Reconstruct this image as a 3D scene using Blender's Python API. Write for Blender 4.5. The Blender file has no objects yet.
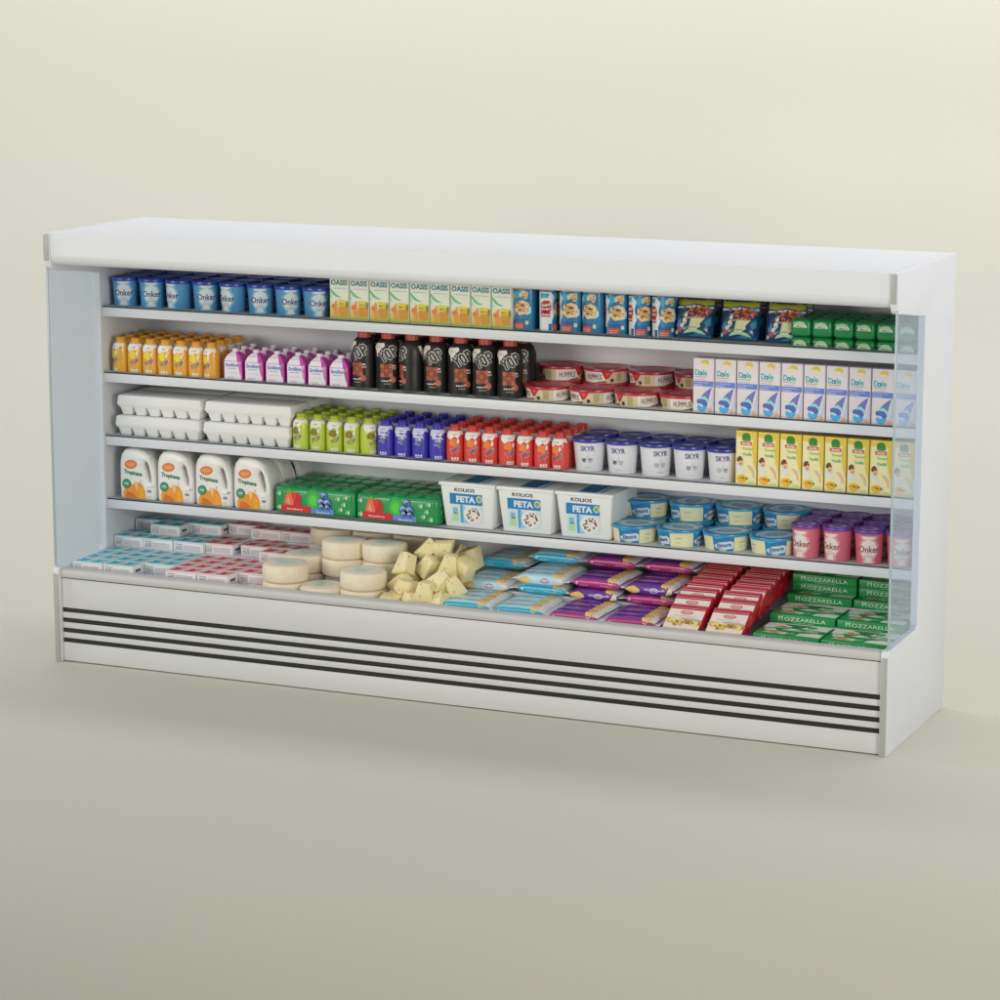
import bpy, bmesh, math, random
from mathutils import Vector, Matrix, Euler
random.seed(7)
PI = math.pi
C = bpy.context.scene.collection
R = math.radians

# ------------------------------------------------------------------ materials
def lin(h):
    h = h.lstrip('#'); o = []
    for i in (0, 2, 4):
        c = int(h[i:i+2], 16) / 255
        o.append(c / 12.92 if c <= .04045 else ((c + .055) / 1.055) ** 2.4)
    return o
MATS = {}
def M(h, rough=.45, kind='', var=.05, scale=60., coat=0., metal=0., bump=0., sss=0.):
    key = (h, rough, kind, var, scale, coat, metal, bump, sss)
    if key in MATS: return MATS[key]
    m = bpy.data.materials.new((kind or 'print') + '_' + h); m.use_nodes = True
    nt = m.node_tree; b = nt.nodes['Principled BSDF']
    b.inputs['Roughness'].default_value = rough
    b.inputs['Metallic'].default_value = metal
    b.inputs['Coat Weight'].default_value = coat
    b.inputs['Coat Roughness'].default_value = .15
    if sss:
        b.inputs['Subsurface Weight'].default_value = sss
        b.inputs['Subsurface Scale'].default_value = .01
    tc = nt.nodes.new('ShaderNodeTexCoord'); n = nt.nodes.new('ShaderNodeTexNoise')
    n.inputs['Scale'].default_value = scale; n.inputs['Detail'].default_value = 3
    nt.links.new(tc.outputs['Object'], n.inputs['Vector'])
    mx = nt.nodes.new('ShaderNodeMix'); mx.data_type = 'RGBA'
    c = lin(h)
    if kind not in ('painted_steel', 'edge_profile', 'dark_gap', 'bumper', 'glass_edge', 'backdrop_paper'): c = [x * min(1.16, .86 / max(c)) for x in c]
    mx.inputs[6].default_value = (*[x * (1 - var) for x in c], 1)
    mx.inputs[7].default_value = (*[min(1, x * (1 + var)) for x in c], 1)
    nt.links.new(n.outputs['Fac'], mx.inputs[0]); nt.links.new(mx.outputs[2], b.inputs['Base Color'])
    if bump:
        bp = nt.nodes.new('ShaderNodeBump'); bp.inputs['Strength'].default_value = bump; bp.inputs['Distance'].default_value = .003
        nt.links.new(n.outputs['Fac'], bp.inputs['Height']); nt.links.new(bp.outputs[0], b.inputs['Normal'])
    MATS[key] = m
    return m
def glass_mat(name, tint, veil, amount):
    m = bpy.data.materials.new(name); m.use_nodes = True; nt = m.node_tree
    for n in list(nt.nodes): nt.nodes.remove(n)
    out = nt.nodes.new('ShaderNodeOutputMaterial'); tr = nt.nodes.new('ShaderNodeBsdfTransparent')
    tr.inputs[0].default_value = (*tint, 1)
    p = nt.nodes.new('ShaderNodeBsdfPrincipled'); p.inputs['Base Color'].default_value = (*veil, 1); p.inputs['Roughness'].default_value = .12
    mx = nt.nodes.new('ShaderNodeMixShader')
    fr = nt.nodes.new('ShaderNodeLayerWeight'); fr.inputs[0].default_value = .25
    mm = nt.nodes.new('ShaderNodeMath'); mm.operation = 'MULTIPLY_ADD'; mm.inputs[1].default_value = .12; mm.inputs[2].default_value = amount
    nt.links.new(fr.outputs['Fresnel'], mm.inputs[0]); nt.links.new(mm.outputs[0], mx.inputs[0])
    nt.links.new(tr.outputs[0], mx.inputs[1]); nt.links.new(p.outputs[0], mx.inputs[2]); nt.links.new(mx.outputs[0], out.inputs[0])
    return m

# ------------------------------------------------------------------ text cache
TXT = {}
def text_tris(s, bold=0., shear=0.):
    k = (s, bold, shear)
    if k in TXT: return TXT[k]
    cu = bpy.data.curves.new('lettering', 'FONT'); cu.body = s; cu.size = 1; cu.offset = bold; cu.shear = shear; cu.resolution_u = 2
    cu.fill_mode = 'FRONT' if hasattr(cu, 'fill_mode') else cu.fill_mode
    o = bpy.data.objects.new('lettering', cu); C.objects.link(o)
    dg = bpy.context.evaluated_depsgraph_get(); e = o.evaluated_get(dg); me = e.to_mesh()
    vs = [tuple(v.co[:2]) for v in me.vertices]; fs = [tuple(p.vertices) for p in me.polygons]
    e.to_mesh_clear(); bpy.data.objects.remove(o); bpy.data.curves.remove(cu)
    x0 = min(v[0] for v in vs); x1 = max(v[0] for v in vs); y0 = min(v[1] for v in vs); y1 = max(v[1] for v in vs)
    vs = [((v[0] - (x0 + x1) / 2) / (y1 - y0), (v[1] - (y0 + y1) / 2) / (y1 - y0)) for v in vs]
    TXT[k] = (vs, fs, (x1 - x0) / (y1 - y0))
    return TXT[k]

# ------------------------------------------------------------------ flat artwork that is laid onto surfaces
class Art:
    def __init__(s): s.items = []
    def poly(s, pts, m, l=0): s.items.append((list(pts), [tuple(range(len(pts)))], m, l)); return s
    def rect(s, x0, y0, x1, y1, m, l=0): return s.poly([(x0, y0), (x1, y0), (x1, y1), (x0, y1)], m, l)
    def ell(s, cx, cy, rx, ry, m, l=0, n=18, rot=0):
        c, q = math.cos(R(rot)), math.sin(R(rot)); p = []
        for i in range(n):
            a = 2 * PI * i / n; x, y = rx * math.cos(a), ry * math.sin(a); p.append((cx + x * c - y * q, cy + x * q + y * c))
        return s.poly(p, m, l)
    def text(s, t, cx, cy, h, m, l=1, w=None, rot=0, bold=0., shear=0.):
        vs, fs, asp = text_tris(t, bold, shear); sx = (w / asp) if w else h
        c, q = math.cos(R(rot)), math.sin(R(rot))
        s.items.append(([(cx + x * sx * c - y * h * q, cy + x * sx * q + y * h * c) for x, y in vs], fs, m, l)); return s
    def blob(s, cx, cy, r, m, l=0, n=14, jag=.2, seed=1, sx=1):
        rnd = random.Random(seed)
        return s.poly([(cx + sx * r * (1 + rnd.uniform(-jag, jag)) * math.cos(2 * PI * i / n), cy + r * (1 + rnd.uniform(-jag, jag)) * math.sin(2 * PI * i / n)) for i in range(n)], m, l)
    def lines(s, x0, y0, x1, y1, n, m, l=1, frac=.45, seed=3):
        rnd = random.Random(seed); st = (y1 - y0) / n                 # rows of tiny print
        for i in range(n):
            x = x0
            while x < x1 - .002:
                w = rnd.uniform(.004, .012); s.rect(x, y0 + i * st, min(x1, x + w), y0 + (i + frac) * st, m, l); x += w + .002
        return s
EPS = .0005
def plane(o, U, V, N):
    o, U, V, N = map(Vector, (o, U, V, N))
    return lambda u, v, l: o + U * u + V * v + N * (EPS * (l + 1))
def front(y): return plane((0, y, 0), (1, 0, 0), (0, 0, 1), (0, -1, 0))
def side(x): return plane((x, 0, 0), (0, 1, 0), (0, 0, 1), (1, 0, 0))
def top(z): return plane((0, 0, z), (1, 0, 0), (0, 1, 0), (0, 0, 1))
def cyl(prof, rref):
    def rf(v):
        for (r0, z0), (r1, z1) in zip(prof, prof[1:]):
            if z0 <= v <= z1 and z1 > z0: return r0 + (r1 - r0) * (v - z0) / (z1 - z0)
        return prof[-1][0] if v > prof[-1][1] else prof[0][0]
    def f(u, v, l):
        a = u / rref; r = rf(v) + EPS * (l + 1) + .0003
        return Vector((r * math.sin(a), -r * math.cos(a), v))
    return f

def stroke_yop(a, cx, cy, h, w, rot, m, wd, l0):
    c, q = math.cos(R(rot)), math.sin(R(rot)); k = [l0]
    def seg(x0, y0, x1, y1):
        X0, Y0, X1, Y1 = x0 * w, y0 * h, x1 * w, y1 * h; L = math.hypot(X1 - X0, Y1 - Y0); dx, dy = (X1 - X0) / L * wd / 2, (Y1 - Y0) / L * wd / 2; e = .45
        P = [(X0 - e * dx + dy, Y0 - e * dy - dx), (X1 + e * dx + dy, Y1 + e * dy - dx), (X1 + e * dx - dy, Y1 + e * dy + dx), (X0 - e * dx - dy, Y0 - e * dy + dx)]
        a.poly([(cx + x * c - y * q, cy + x * q + y * c) for x, y in P], m, k[0]); k[0] += .18
    for p, n in ((((-.50, .5), (-.34, .02), (-.18, .5)), 2), (((-.34, .02), (-.34, -.5)), 1), (((-.10, .3), (.0, .48), (.10, .3), (.10, -.3), (.0, -.48), (-.10, -.3), (-.10, .3)), 6), (((.26, -.5), (.26, .5), (.44, .44), (.50, .22), (.44, .0), (.26, -.04)), 5)):
        for i in range(n): seg(*p[i], *p[i + 1])
class MB:
    def __init__(s): s.bm = bmesh.new(); s.mats = []
    def mi(s, m):
        if m not in s.mats: s.mats.append(m)
        return s.mats.index(m)
    def merge(s, t, m=None):
        if m is not None:
            i = s.mi(m)
            for f in t.faces: f.material_index = i
        me = bpy.data.meshes.new('tmp'); t.to_mesh(me); t.free(); s.bm.from_mesh(me); bpy.data.meshes.remove(me); return s
    def box(s, x0, y0, z0, x1, y1, z1, m, bev=0., seg=2, taper=None):
        t = bmesh.new(); v = []
        for z in (z0, z1):
            k = taper if (taper and z == z0) else 1
            cx, cy = (x0 + x1) / 2, (y0 + y1) / 2
            for x, y in ((x0, y0), (x1, y0), (x1, y1), (x0, y1)): v.append(t.verts.new((cx + (x - cx) * k, cy + (y - cy) * k, z)))
        for f in ((3, 2, 1, 0), (4, 5, 6, 7), (0, 1, 5, 4), (1, 2, 6, 5), (2, 3, 7, 6), (3, 0, 4, 7)): t.faces.new([v[i] for i in f])
        if bev: bmesh.ops.bevel(t, geom=t.edges[:], offset=bev, segments=seg, affect='EDGES', profile=.5)
        return s.merge(t, m)
    def lathe(s, prof, m, seg=32, cx=0, cy=0):
        t = bmesh.new(); rings = []
        for r, z in prof:
            if r < 1e-5: rings.append([t.verts.new((cx, cy, z))])
            else: rings.append([t.verts.new((cx + r * math.sin(2 * PI * i / seg), cy - r * math.cos(2 * PI * i / seg), z)) for i in range(seg)])
        for a, b in zip(rings, rings[1:]):
            for i in range(seg):
                j = (i + 1) % seg
                q = [a[i % len(a)], a[j % len(a)], b[j % len(b)], b[i % len(b)]]
                u = []
                for x in q:
                    if x not in u: u.append(x)
                if len(u) > 2: t.faces.new(u)
        return s.merge(t, m)
    def prism(s, pts, x0, x1, m, bev=0., axis='x'):
        t = bmesh.new()                                              # outline in (y, z) pushed along x, or (x, z) along y, or (x, y) along z
        mk = {'x': lambda p, k: (k, p[0], p[1]), 'y': lambda p, k: (p[0], k, p[1]), 'z': lambda p, k: (p[0], p[1], k)}[axis]
        a = [t.verts.new(mk(p, x0)) for p in pts]; b = [t.verts.new(mk(p, x1)) for p in pts]
        t.faces.new(a[::-1]); t.faces.new(b); n = len(pts)
        for i in range(n): t.faces.new((a[i], a[(i + 1) % n], b[(i + 1) % n], b[i]))
        bmesh.ops.recalc_face_normals(t, faces=t.faces[:])
        if bev: bmesh.ops.bevel(t, geom=t.edges[:], offset=bev, segments=2, affect='EDGES', profile=.5)
        return s.merge(t, m)
    def outline_solid(s, loops, depth, bev, m, mtx=None):
        cu = bpy.data.curves.new('outline', 'CURVE'); cu.dimensions = '2D'; cu.fill_mode = 'BOTH'
        for L in loops:
            sp = cu.splines.new('POLY'); sp.points.add(len(L) - 1); sp.use_cyclic_u = True
            for p, q in zip(sp.points, L): p.co = (q[0], q[1], 0, 1)
        cu.extrude = depth / 2 - bev; cu.bevel_depth = bev; cu.bevel_resolution = 2; cu.offset = -bev
        o = bpy.data.objects.new('outline', cu); C.objects.link(o)
        e = o.evaluated_get(bpy.context.evaluated_depsgraph_get()); me = e.to_mesh()
        t = bmesh.new(); t.from_mesh(me); e.to_mesh_clear(); bpy.data.objects.remove(o); bpy.data.curves.remove(cu)
        bmesh.ops.remove_doubles(t, verts=t.verts[:], dist=1e-5)
        t.transform(mtx if mtx else Matrix.Rotation(PI / 2, 4, 'X'))
        bmesh.ops.recalc_face_normals(t, faces=t.faces[:])
        return s.merge(t, m)
    def art(s, a, f, cu=None, cv=None, keep=None):
        for pts, fs, m, l in a.items:
            t = bmesh.new(); vs = [t.verts.new((p[0], p[1], 0)) for p in pts]
            for q in fs:
                try: t.faces.new([vs[i] for i in q])
                except ValueError: pass
            big = [x for x in t.faces if len(x.verts) > 4]
            if big: bmesh.ops.triangulate(t, faces=big)
            for step, ax in ((cu, 0), (cv, 1)):
                if not step: continue
                lo = min(p[ax] for p in pts); hi = max(p[ax] for p in pts); k = math.floor(lo / step) + 1
                no = (1, 0, 0) if ax == 0 else (0, 1, 0)
                while k * step < hi:
                    co = (k * step, 0, 0) if ax == 0 else (0, k * step, 0)
                    bmesh.ops.bisect_plane(t, geom=t.verts[:] + t.edges[:] + t.faces[:], plane_co=co, plane_no=no); k += 1
            for x in t.faces:
                if x.normal.z < 0: x.normal_flip()
            for v in t.verts: v.co = f(v.co.x, v.co.y, l)
            s.merge(t, m)
        return s
    def build(s, name, parent=None, angle=35):
        me = bpy.data.meshes.new(name); s.bm.to_mesh(me); s.bm.free()
        for m in s.mats: me.materials.append(m)
        me.polygons.foreach_set('use_smooth', [True] * len(me.polygons))
        me.set_sharp_from_angle(angle=R(angle))
        o = bpy.data.objects.new(name, me); C.objects.link(o); o.parent = parent
        return o

def thing(name, label='', cat='', loc=(0, 0, 0), rz=0, group=None):
    o = bpy.data.objects.new(name, None); o.empty_display_size = .02; C.objects.link(o)
    o.location = loc; o.rotation_euler = (0, 0, rz); o['label'] = label; o['category'] = cat
    if group: o['group'] = group
    return o
KIDS = {}
def dup(root):
    if root.name not in KIDS: KIDS[root.name] = [(c, list(c.children)) for c in root.children]
    r = root.copy(); C.objects.link(r)
    for ch, gs in KIDS[root.name]:
        c = ch.copy(); C.objects.link(c); c.parent = r
        for g in gs: d = g.copy(); C.objects.link(d); d.parent = c
    return r
USED = set()
def place(proto, loc, label, group, rz=0., rot=None):
    if proto.name in USED: o = dup(proto)
    else: o = proto; USED.add(proto.name); KIDS[proto.name] = [(c, list(c.children)) for c in proto.children]
    o.location = loc; o.rotation_euler = rot if rot else (0, 0, rz); o['label'] = label; o['group'] = group
    return o
ORD = ['first', 'second', 'third', 'fourth', 'fifth', 'sixth', 'seventh', 'eighth', 'ninth', 'tenth', 'eleventh']
ROW = ['front', 'second', 'third', 'fourth', 'fifth']

# ------------------------------------------------------------------ shelf heights etc. (metres)
W, D, H = 3.75, .818, 1.8705
T = .030
YC, YS, YB = .393, .409, .797
SH = {1: 1.5131, 2: 1.2213, 3: .9393, 4: .6549}
DECK = .345
white = M('dfe1e5', .38, 'painted_steel', .015, 3)
white2 = M('dddfe3', .4, 'painted_steel', .015, 3)
fasc = M('d5d6d6', .42, 'painted_steel', .015, 3)
grey = M('adaca9', .4, 'edge_profile', .02, 5)
dark = M('1c1a17', .5, 'dark_gap', .05, 5)
rimm = M('c9c8c6', .45, 'bumper', .02, 5)
GL = glass_mat('tinted_glass', (.88, .925, .965), (.74, .80, .90), .20)  # real blue tint, plus a pale veil colour painting in the hazy reflections
GLE = M('acbabd', .2, 'glass_edge', .02)
CLR = glass_mat('clear_acrylic', (.93, .95, .95), (.7, .74, .74), .04)

# ------------------------------------------------------------------ the display case
case = thing('refrigerated_display_case', 'long white open-front refrigerated display case stocked with dairy groceries', 'display case')
def arc(cx, cy, r, a0, a1, n=6): return [(cx + r * math.cos(R(a0 + (a1 - a0) * i / n)), cy + r * math.sin(R(a0 + (a1 - a0) * i / n))) for i in range(n + 1)]
prof = [(.004, 0), (D, 0), (D, H), (.0, H), (.0, 1.755)] + arc(.04, 1.745, .032, 190, 262, 5) \
    + [(YC - .03, 1.668)] + arc(YC - .012, 1.668 - .014, .014, 90, 0, 4) + [(YC + .002, .46)] + arc(YC - .03, .452, .03, 0, -75, 4) \
    + [(.04, .418)] + arc(.022, .398, .022, 90, 178, 5)
def to_yz(x): return Matrix(((0, 0, 1, x), (1, 0, 0, 0), (0, 1, 0, 0), (0, 0, 0, 1)))
for x in (T / 2, W - T / 2):
    b = MB(); b.outline_solid([prof], T, .004, white, to_yz(x)); sp = b.build('side_panel', case)
    s2 = -1 if x < 1 else 1                                          # grey profile capping the front edges of the panel
    e = MB(); e.box(x - T / 2 + .003, -.003, .002, x + T / 2 - .003, .006, .392, grey, .002); e.build('edge_trim', sp)
    e = MB(); e.box(x - T / 2 + .003, -.004, 1.755, x + T / 2 - .003, .004, H - .003, grey, .0015); e.build('edge_trim', sp)
# hood
hp = [(.008, H - .0006), (.008, 1.778)] + arc(.052, 1.778, .044, 182, 268, 6) + [(.20, 1.728), (.40, 1.722), (.40, 1.74), (.09, 1.765), (.09, H - .0006)]
b = MB(); b.prism(hp, T + .0005, W - T - .0005, white, 0); b.build('hood_fascia', case)
b = MB(); b.box(T + .0005, .0925, H - .04, W - T - .0005, YB - .001, H - .0006, white, 0); b.build('roof_panel', case)
b = MB(); b.box(T + .0005, YB, .02, W - T - .0005, D - .001, H - .0006, white2, 0); b.build('back_panel', case)
# base front: slats with open vent gaps
z = [.004, .0966, .1408, .186, .2312, .371]; hg = .0100; yf = .020
b = MB(); lo = z[0]
for k in range(1, 5):
    b.box(T + .001, yf, lo, W - T - .001, yf + .0045, z[k] - hg, fasc, .0015); lo = z[k] + hg
b.box(T + .001, yf, lo, W - T - .001, yf + .0045, z[5], fasc, .0015)
fp = b.build('front_panel', case)
b = MB(); b.box(T + .001, yf + .0052, .01, W - T - .001, yf + .012, .374, dark); b.build('vent_backing', fp)
rp = [(yf - .003, .3755), (yf - .006, .381), (yf - .006, .398)] + arc(yf + .006, .3985, .0115, 175, 100, 4) + [(.052, .4125), (.062, .4120), (.068, .404), (.071, DECK + .002), (.055, DECK - .01), (.04, .3755)]
b = MB(); b.prism(rp, T + .001, W - T - .001, rimm); b.build('front_bumper', case)
b = MB(); b.box(T + .001, .0725, DECK - .02, W - T - .001, YB - .001, DECK, white2); b.build('deck_tray', case)
b = MB(); b.box(T + .01, .06, .001, W - T - .01, D - .04, .02, dark); b.build('base_frame', case)
for k, s in SH.items():
    b = MB(); b.box(T + .001, YS + .012, s - .020, W - T - .001, YB - .001, s - .0005, white2)
    b.box(T + .001, YS, s - .043, W - T - .001, YS + .0115, s - .003, white, .002); sh = b.build('shelf', case)
    b = MB(); b.box(T + .002, YS + .001, s - .0025, W - T - .002, YS + .008, s + .0012, dark); b.build('lip_shadow_line', sh)  # dark strip modelled in place of the shadow line on the shelf lip
    b = MB(); b.box(T + .002, YS + .002, s + .0015, W - T - .002, YS + .0045, s + .012, CLR); b.build('shelf_guard', sh)
for x0, x1 in ((.0015, .0085), (W - .0085, W - .0015)):
    gp = [(.020, .4195), (.020, 1.735), (.06, 1.711), (YC - .005, 1.664), (YC + .004, 1.66), (YC + .004, .452), (YC - .020, .4262)]
    b = MB(); b.prism(gp, x0, x1, GL); g = b.build('side_glass', case)
    b = MB(); b.box(x0 - .001, .013, .424, x1 + .001, .0195, 1.738, GLE, .001); b.build('glass_edge', g)
# white risers under the lower rows of goods
def riser(x0, y0, x1, y1, z1): b = MB(); b.box(x0, y0, DECK + .0005, x1, y1, z1 - .0005, white2, .001); b.build('display_riser', case)

# ------------------------------------------------------------------ products
def cup(name, cat, body, body2, lid, lidtop, txt, prof, rl, words, emblem='d4d8cc'):
    t = thing(name, '', cat); h = prof[-1][1]; r = prof[-1][0]
    b = MB(); b.lathe([(0, 0)] + prof, body, 36); b.build('cup_body', t)
    b = MB(); b.lathe([(r - .002, h - .004), (rl, h - .004), (rl + .001, h + .004), (rl, h + .009), (rl - .006, h + .010), (rl - .008, h + .007), (0, h + .007)], lid, 36); L = b.build('lid', t)
    if lidtop:
        a = Art(); a.ell(0, 0, rl * .6, rl * .6, lidtop[0]).ell(-.005, .004, rl * .35, rl * .28, lidtop[1], 1)
        b = MB(); b.art(a, top(h + .007)); b.build('lid_print', L)
    a = Art(); words(a)
    b = MB(); b.art(a, cyl(prof, r), .012); b.build('label_print', t)
    return t
def onk(a, T1, soft, em, dk):
    a.poly([(-.040, .114), (.040, .114), (.030, .098), (.044, .080), (.044, .046), (.026, .020), (.034, .004), (-.034, .004), (-.026, .020), (-.044, .046), (-.044, .080), (-.030, .098)], soft, 0)
    a.poly([(-.030, .114), (.030, .114), (.020, .101), (-.020, .101)], em, 1)
    a.poly([(-.036, .048), (-.022, .026), (.022, .026), (.036, .048), (.036, .072), (.024, .092), (0, .102), (-.024, .092), (-.036, .072)], em, 1)
    a.poly([(-.012, .026), (.012, .026), (.020, .006), (-.020, .006)], em, 1)
    a.text('Onker', .001, .062, .028, T1, 2, w=.088, bold=.015)
    a.lines(-.012, .041, .012, .045, 1, dk, 2).lines(-.022, .029, .022, .037, 2, dk, 2, seed=5)
blue_cup = cup('yogurt_cup', 'yogurt cup', M('4f8fbc', .4, coat=.2), None, M('2346a8', .35, 'lid', coat=.3), None, None,
    [(.049, 0), (.051, .003), (.0575, .112), (.059, .116)], .062, lambda a: onk(a, M('1f3070'), M('6fa8c8'), M('c6d2d6'), M('6f82a4')))
pink_cup = cup('yogurt_cup', 'yogurt cup', M('d06c7e', .4, coat=.2), None, M('6b3a96', .35, 'lid', coat=.3), (M('b9a6d6'), M('7c55a8')), None,
    [(.049, 0), (.051, .003), (.0575, .124), (.059, .128)], .062, lambda a: onk(a, M('8a2a2c'), M('dc8e98'), M('dcd2cc'), M('b07078')))
def skyr_art(a):
    a.text('SKYR', 0, .098, .022, M('2c3886'), 1, w=.062, bold=.012)
    gl = M('aeb0b6')
    for x in (-.017, .012):                                          # little line-drawn cups
        a.poly([(x - .012, .056), (x - .008, .040), (x + .008, .040), (x + .012, .056), (x + .010, .056), (x + .007, .042), (x - .007, .042), (x - .010, .056)], gl, 1)
        a.rect(x - .012, .056, x + .012, .058, gl, 2)
    a.poly([(-.004, .060), (.004, .072), (.006, .071), (-.002, .060)], gl, 1)
    a.lines(-.012, .016, .016, .024, 2, gl, 1)
skyr = cup('skyr_tub', 'yogurt tub', M('dcdce2', .35, coat=.2), None, M('363a90', .35, 'lid', coat=.3), (M('4a4fa2'), M('a7abd0')), None,
    [(.054, 0), (.056, .003), (.067, .122), (.068, .126)], .072, skyr_art)

def small_bottle(col, capc, fruit, txtc, kind='yop', white_c='e4e0dc'):
    t = thing('drinking_yogurt_bottle', '', 'drink bottle')
    P = [(.034, 0), (.0368, .003), (.0385, .04), (.0378, .09), (.0370, .108), (.0335, .121), (.0265, .131), (.0222, .135), (.0215, .139)]
    cm = M(col, .3, coat=.3); wm = M(white_c, .35)
    b = MB(); b.lathe([(0, 0)] + P, cm, 28); b.build('bottle_body', t)
    b = MB(); b.lathe([(.020, .138), (.0218, .138), (.0218, .152), (.020, .1545), (0, .1545)], M(capc, .35, 'cap'), 24); b.build('cap', t)
    a = Art(); w = .115
    a.poly([(-.048, .130), (.050, .130), (.046, .112), (.030, .118), (.010, .102), (-.004, .108), (-.022, .094), (-.040, .108)], wm, 0)
    a.text('Yoplait', -.002, .116, .007, M('4a5a8a'), 2, w=.02)
    fr = M(fruit)
    if kind == 'yop':
        a.blob(-.008, .082, .017, fr, 1, seed=2).ell(.012, .088, .005, .010, wm, 2)
        lw = wm
        a.text('YOP', .002, .053, .023, lw, 2, w=.045, rot=24, bold=.03, shear=.2); a.text('YOP', .002, .053, .020, M(txtc), 3, w=.041, rot=24, bold=.008, shear=.2)
    else:
        for i, (x, y) in enumerate(((-.008, .082), (.004, .086), (-.002, .073), (.010, .075), (.002, .064), (-.010, .068))): a.ell(x, y, .007, .007, M('b9b6e0' if i % 2 else '8f95c8'), 1)
        a.poly([(-.03, .09), (-.018, .1), (.014, .1), (.024, .085), (.012, .092)], wm, 1)
        a.text('YOP', .0, .070, .017, M('1c1b3c'), 3, w=.034, rot=8, bold=.03)
    for k in (-.011, 0, .011): a.ell(k, .016, .0045, .005, wm, 1, 10)
    a.rect(-.015, .006, .015, .010, wm, 1)
    b = MB(); b.art(a, cyl(P, .037), .01, .012); b.build('label_print', t)
    return t
yop_y = small_bottle('d9a23c', 'd0902c', 'e6cf30', '4a2a5c')
yop_g = small_bottle('b4c446', '9cac34', '7e7326', '4b3a1e')
yop_b = small_bottle('4038aa', '342c98', '8f95c8', '1c1b3c', 'berry', 'cdcbe6')
yop_r = small_bottle('d2463c', 'bf3a32', 'f0873a', '3a2a6c')

def big_bottle():
    t = thing('chocolate_yogurt_bottle', '', 'drink bottle')
    P = [(.047, 0), (.053, .004), (.055, .02), (.0525, .07), (.054, .12), (.055, .155), (.052, .177), (.044, .194), (.033, .206), (.028, .210)]; P = [(r_, z_ * 1.04) for r_, z_ in P]
    b = MB(); b.lathe([(0, 0)] + P, M('1e1c1b', .4), 32); b.build('bottle_body', t)
    b = MB(); b.lathe([(.025, .216), (.029, .216), (.029, .2425), (.027, .2445), (0, .2445)], M('a84840', .4, 'cap'), 28); b.build('cap', t)
    a = Art(); wm = M('d9cfc9'); bm_ = M('1e1c1b'); rd = M('a8553a')
    a.poly([(-.095, .197), (-.02, .203), (-.014, .190), (-.030, .178), (-.042, .158), (-.050, .140), (-.055, .165), (-.075, .18)], wm, 0)
    a.poly([(.085, .195), (.105, .195), (.115, .15), (.112, .125), (.102, .150)], wm, 0)
    stroke_yop(a, .0, .156, .043, .074, 28, M('e6e2dc'), .0128, 1); stroke_yop(a, .0, .156, .043, .074, 28, bm_, .0078, 4)
    for i in (0, 1, 2):
        for j in (0, 1, 2): a.rect(-.034 + i * .018, .058 + j * .019, -.0172 + i * .018, .0758 + j * .019, M('84442f') if (i + j) % 2 else rd, 0)
    a.rect(.018, .104, .030, .109, wm, 1).lines(.016, .092, .034, .101, 2, wm, 1)
    a.blob(.020, .048, .013, M('a85850'), 2, seed=4).blob(.008, .045, .006, M('c0786c'), 3, seed=5)
    a.lines(-.028, .040, .002, .050, 1, wm, 1).lines(-.018, .028, .012, .036, 1, M('a88a80'), 1)
    b = MB(); b.art(a, cyl(P, .052), .012, .012); b.build('label_print', t)
    return t
choc = big_bottle()

def danino():
    t = thing('pink_yogurt_carton', '', 'drink carton')
    wm = M('d8d3dc', .35, coat=.2); mg = M('b8309a', .35, coat=.2)
    b = MB(); b.box(-.044, -.034, 0, .044, .034, .085, mg, .007)
    t2 = bmesh.new(); lv = []
    for z_, sx, sy in ((.083, .043, .033), (.106, .030, .027), (.122, .014, .014)):
        lv.append([t2.verts.new((x * sx, y * sy, z_)) for x, y in ((-1, -1), (1, -1), (1, 1), (-1, 1))])
    for p, q in zip(lv, lv[1:]):
        for i in range(4): t2.faces.new((p[i], p[(i + 1) % 4], q[(i + 1) % 4], q[i]))
    b.merge(t2, mg); b.build('carton_body', t)
    b = MB(); b.lathe([(.0125, .118), (.0145, .119), (.0145, .133), (.013, .135), (0, .135)], wm, 20); b.build('cap', t)
    a = Art(); a.rect(-.039, .004, .039, .082, wm, 0); a.text('Smilinn', -.004, .067, .016, M('3a62b0'), 1, w=.060, bold=.03); a.lines(-.026, .050, .016, .056, 1, M('5a7ac0'), 1)
    a.poly([(.044, .012), (.032, .03), (.026, .060), (.022, .085), (.044, .085)], mg, 0)
    a.lines(-.028, .008, .006, .018, 2, M('8a8aa0'), 1).lines(-.028, .032, .020, .036, 1, M('b59ac0'), 1)
    b = MB(); b.art(a, front(-.034)); a = Art(); a.rect(-.027, .005, .027, .083, mg); b.art(a, side(.044))
    a = Art(); a.poly([(-.032, .084), (.032, .084), (.026, .1065), (-.026, .1065)], mg)
    b.art(a, lambda u, v, l: Vector((.0432 - (v - .083) * (.013 / .023) + .001, u, v)))
    a = Art(); a.poly([(-.040, .084), (.020, .084), (.016, .106), (-.029, .106)], wm)
    b.art(a, lambda u, v, l: Vector((u, -.033 + (v - .083) * (.006 / .023) - .0008, v)))
    a = Art(); a.poly([(-.028, .107), (.014, .107), (.008, .121), (-.0135, .121)], wm)
    b.art(a, lambda u, v, l: Vector((u, -.027 + (v - .106) * (.013 / .016) - .0008, v)))
    b.build('label_print', t)
    return t
dan = danino()

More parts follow.
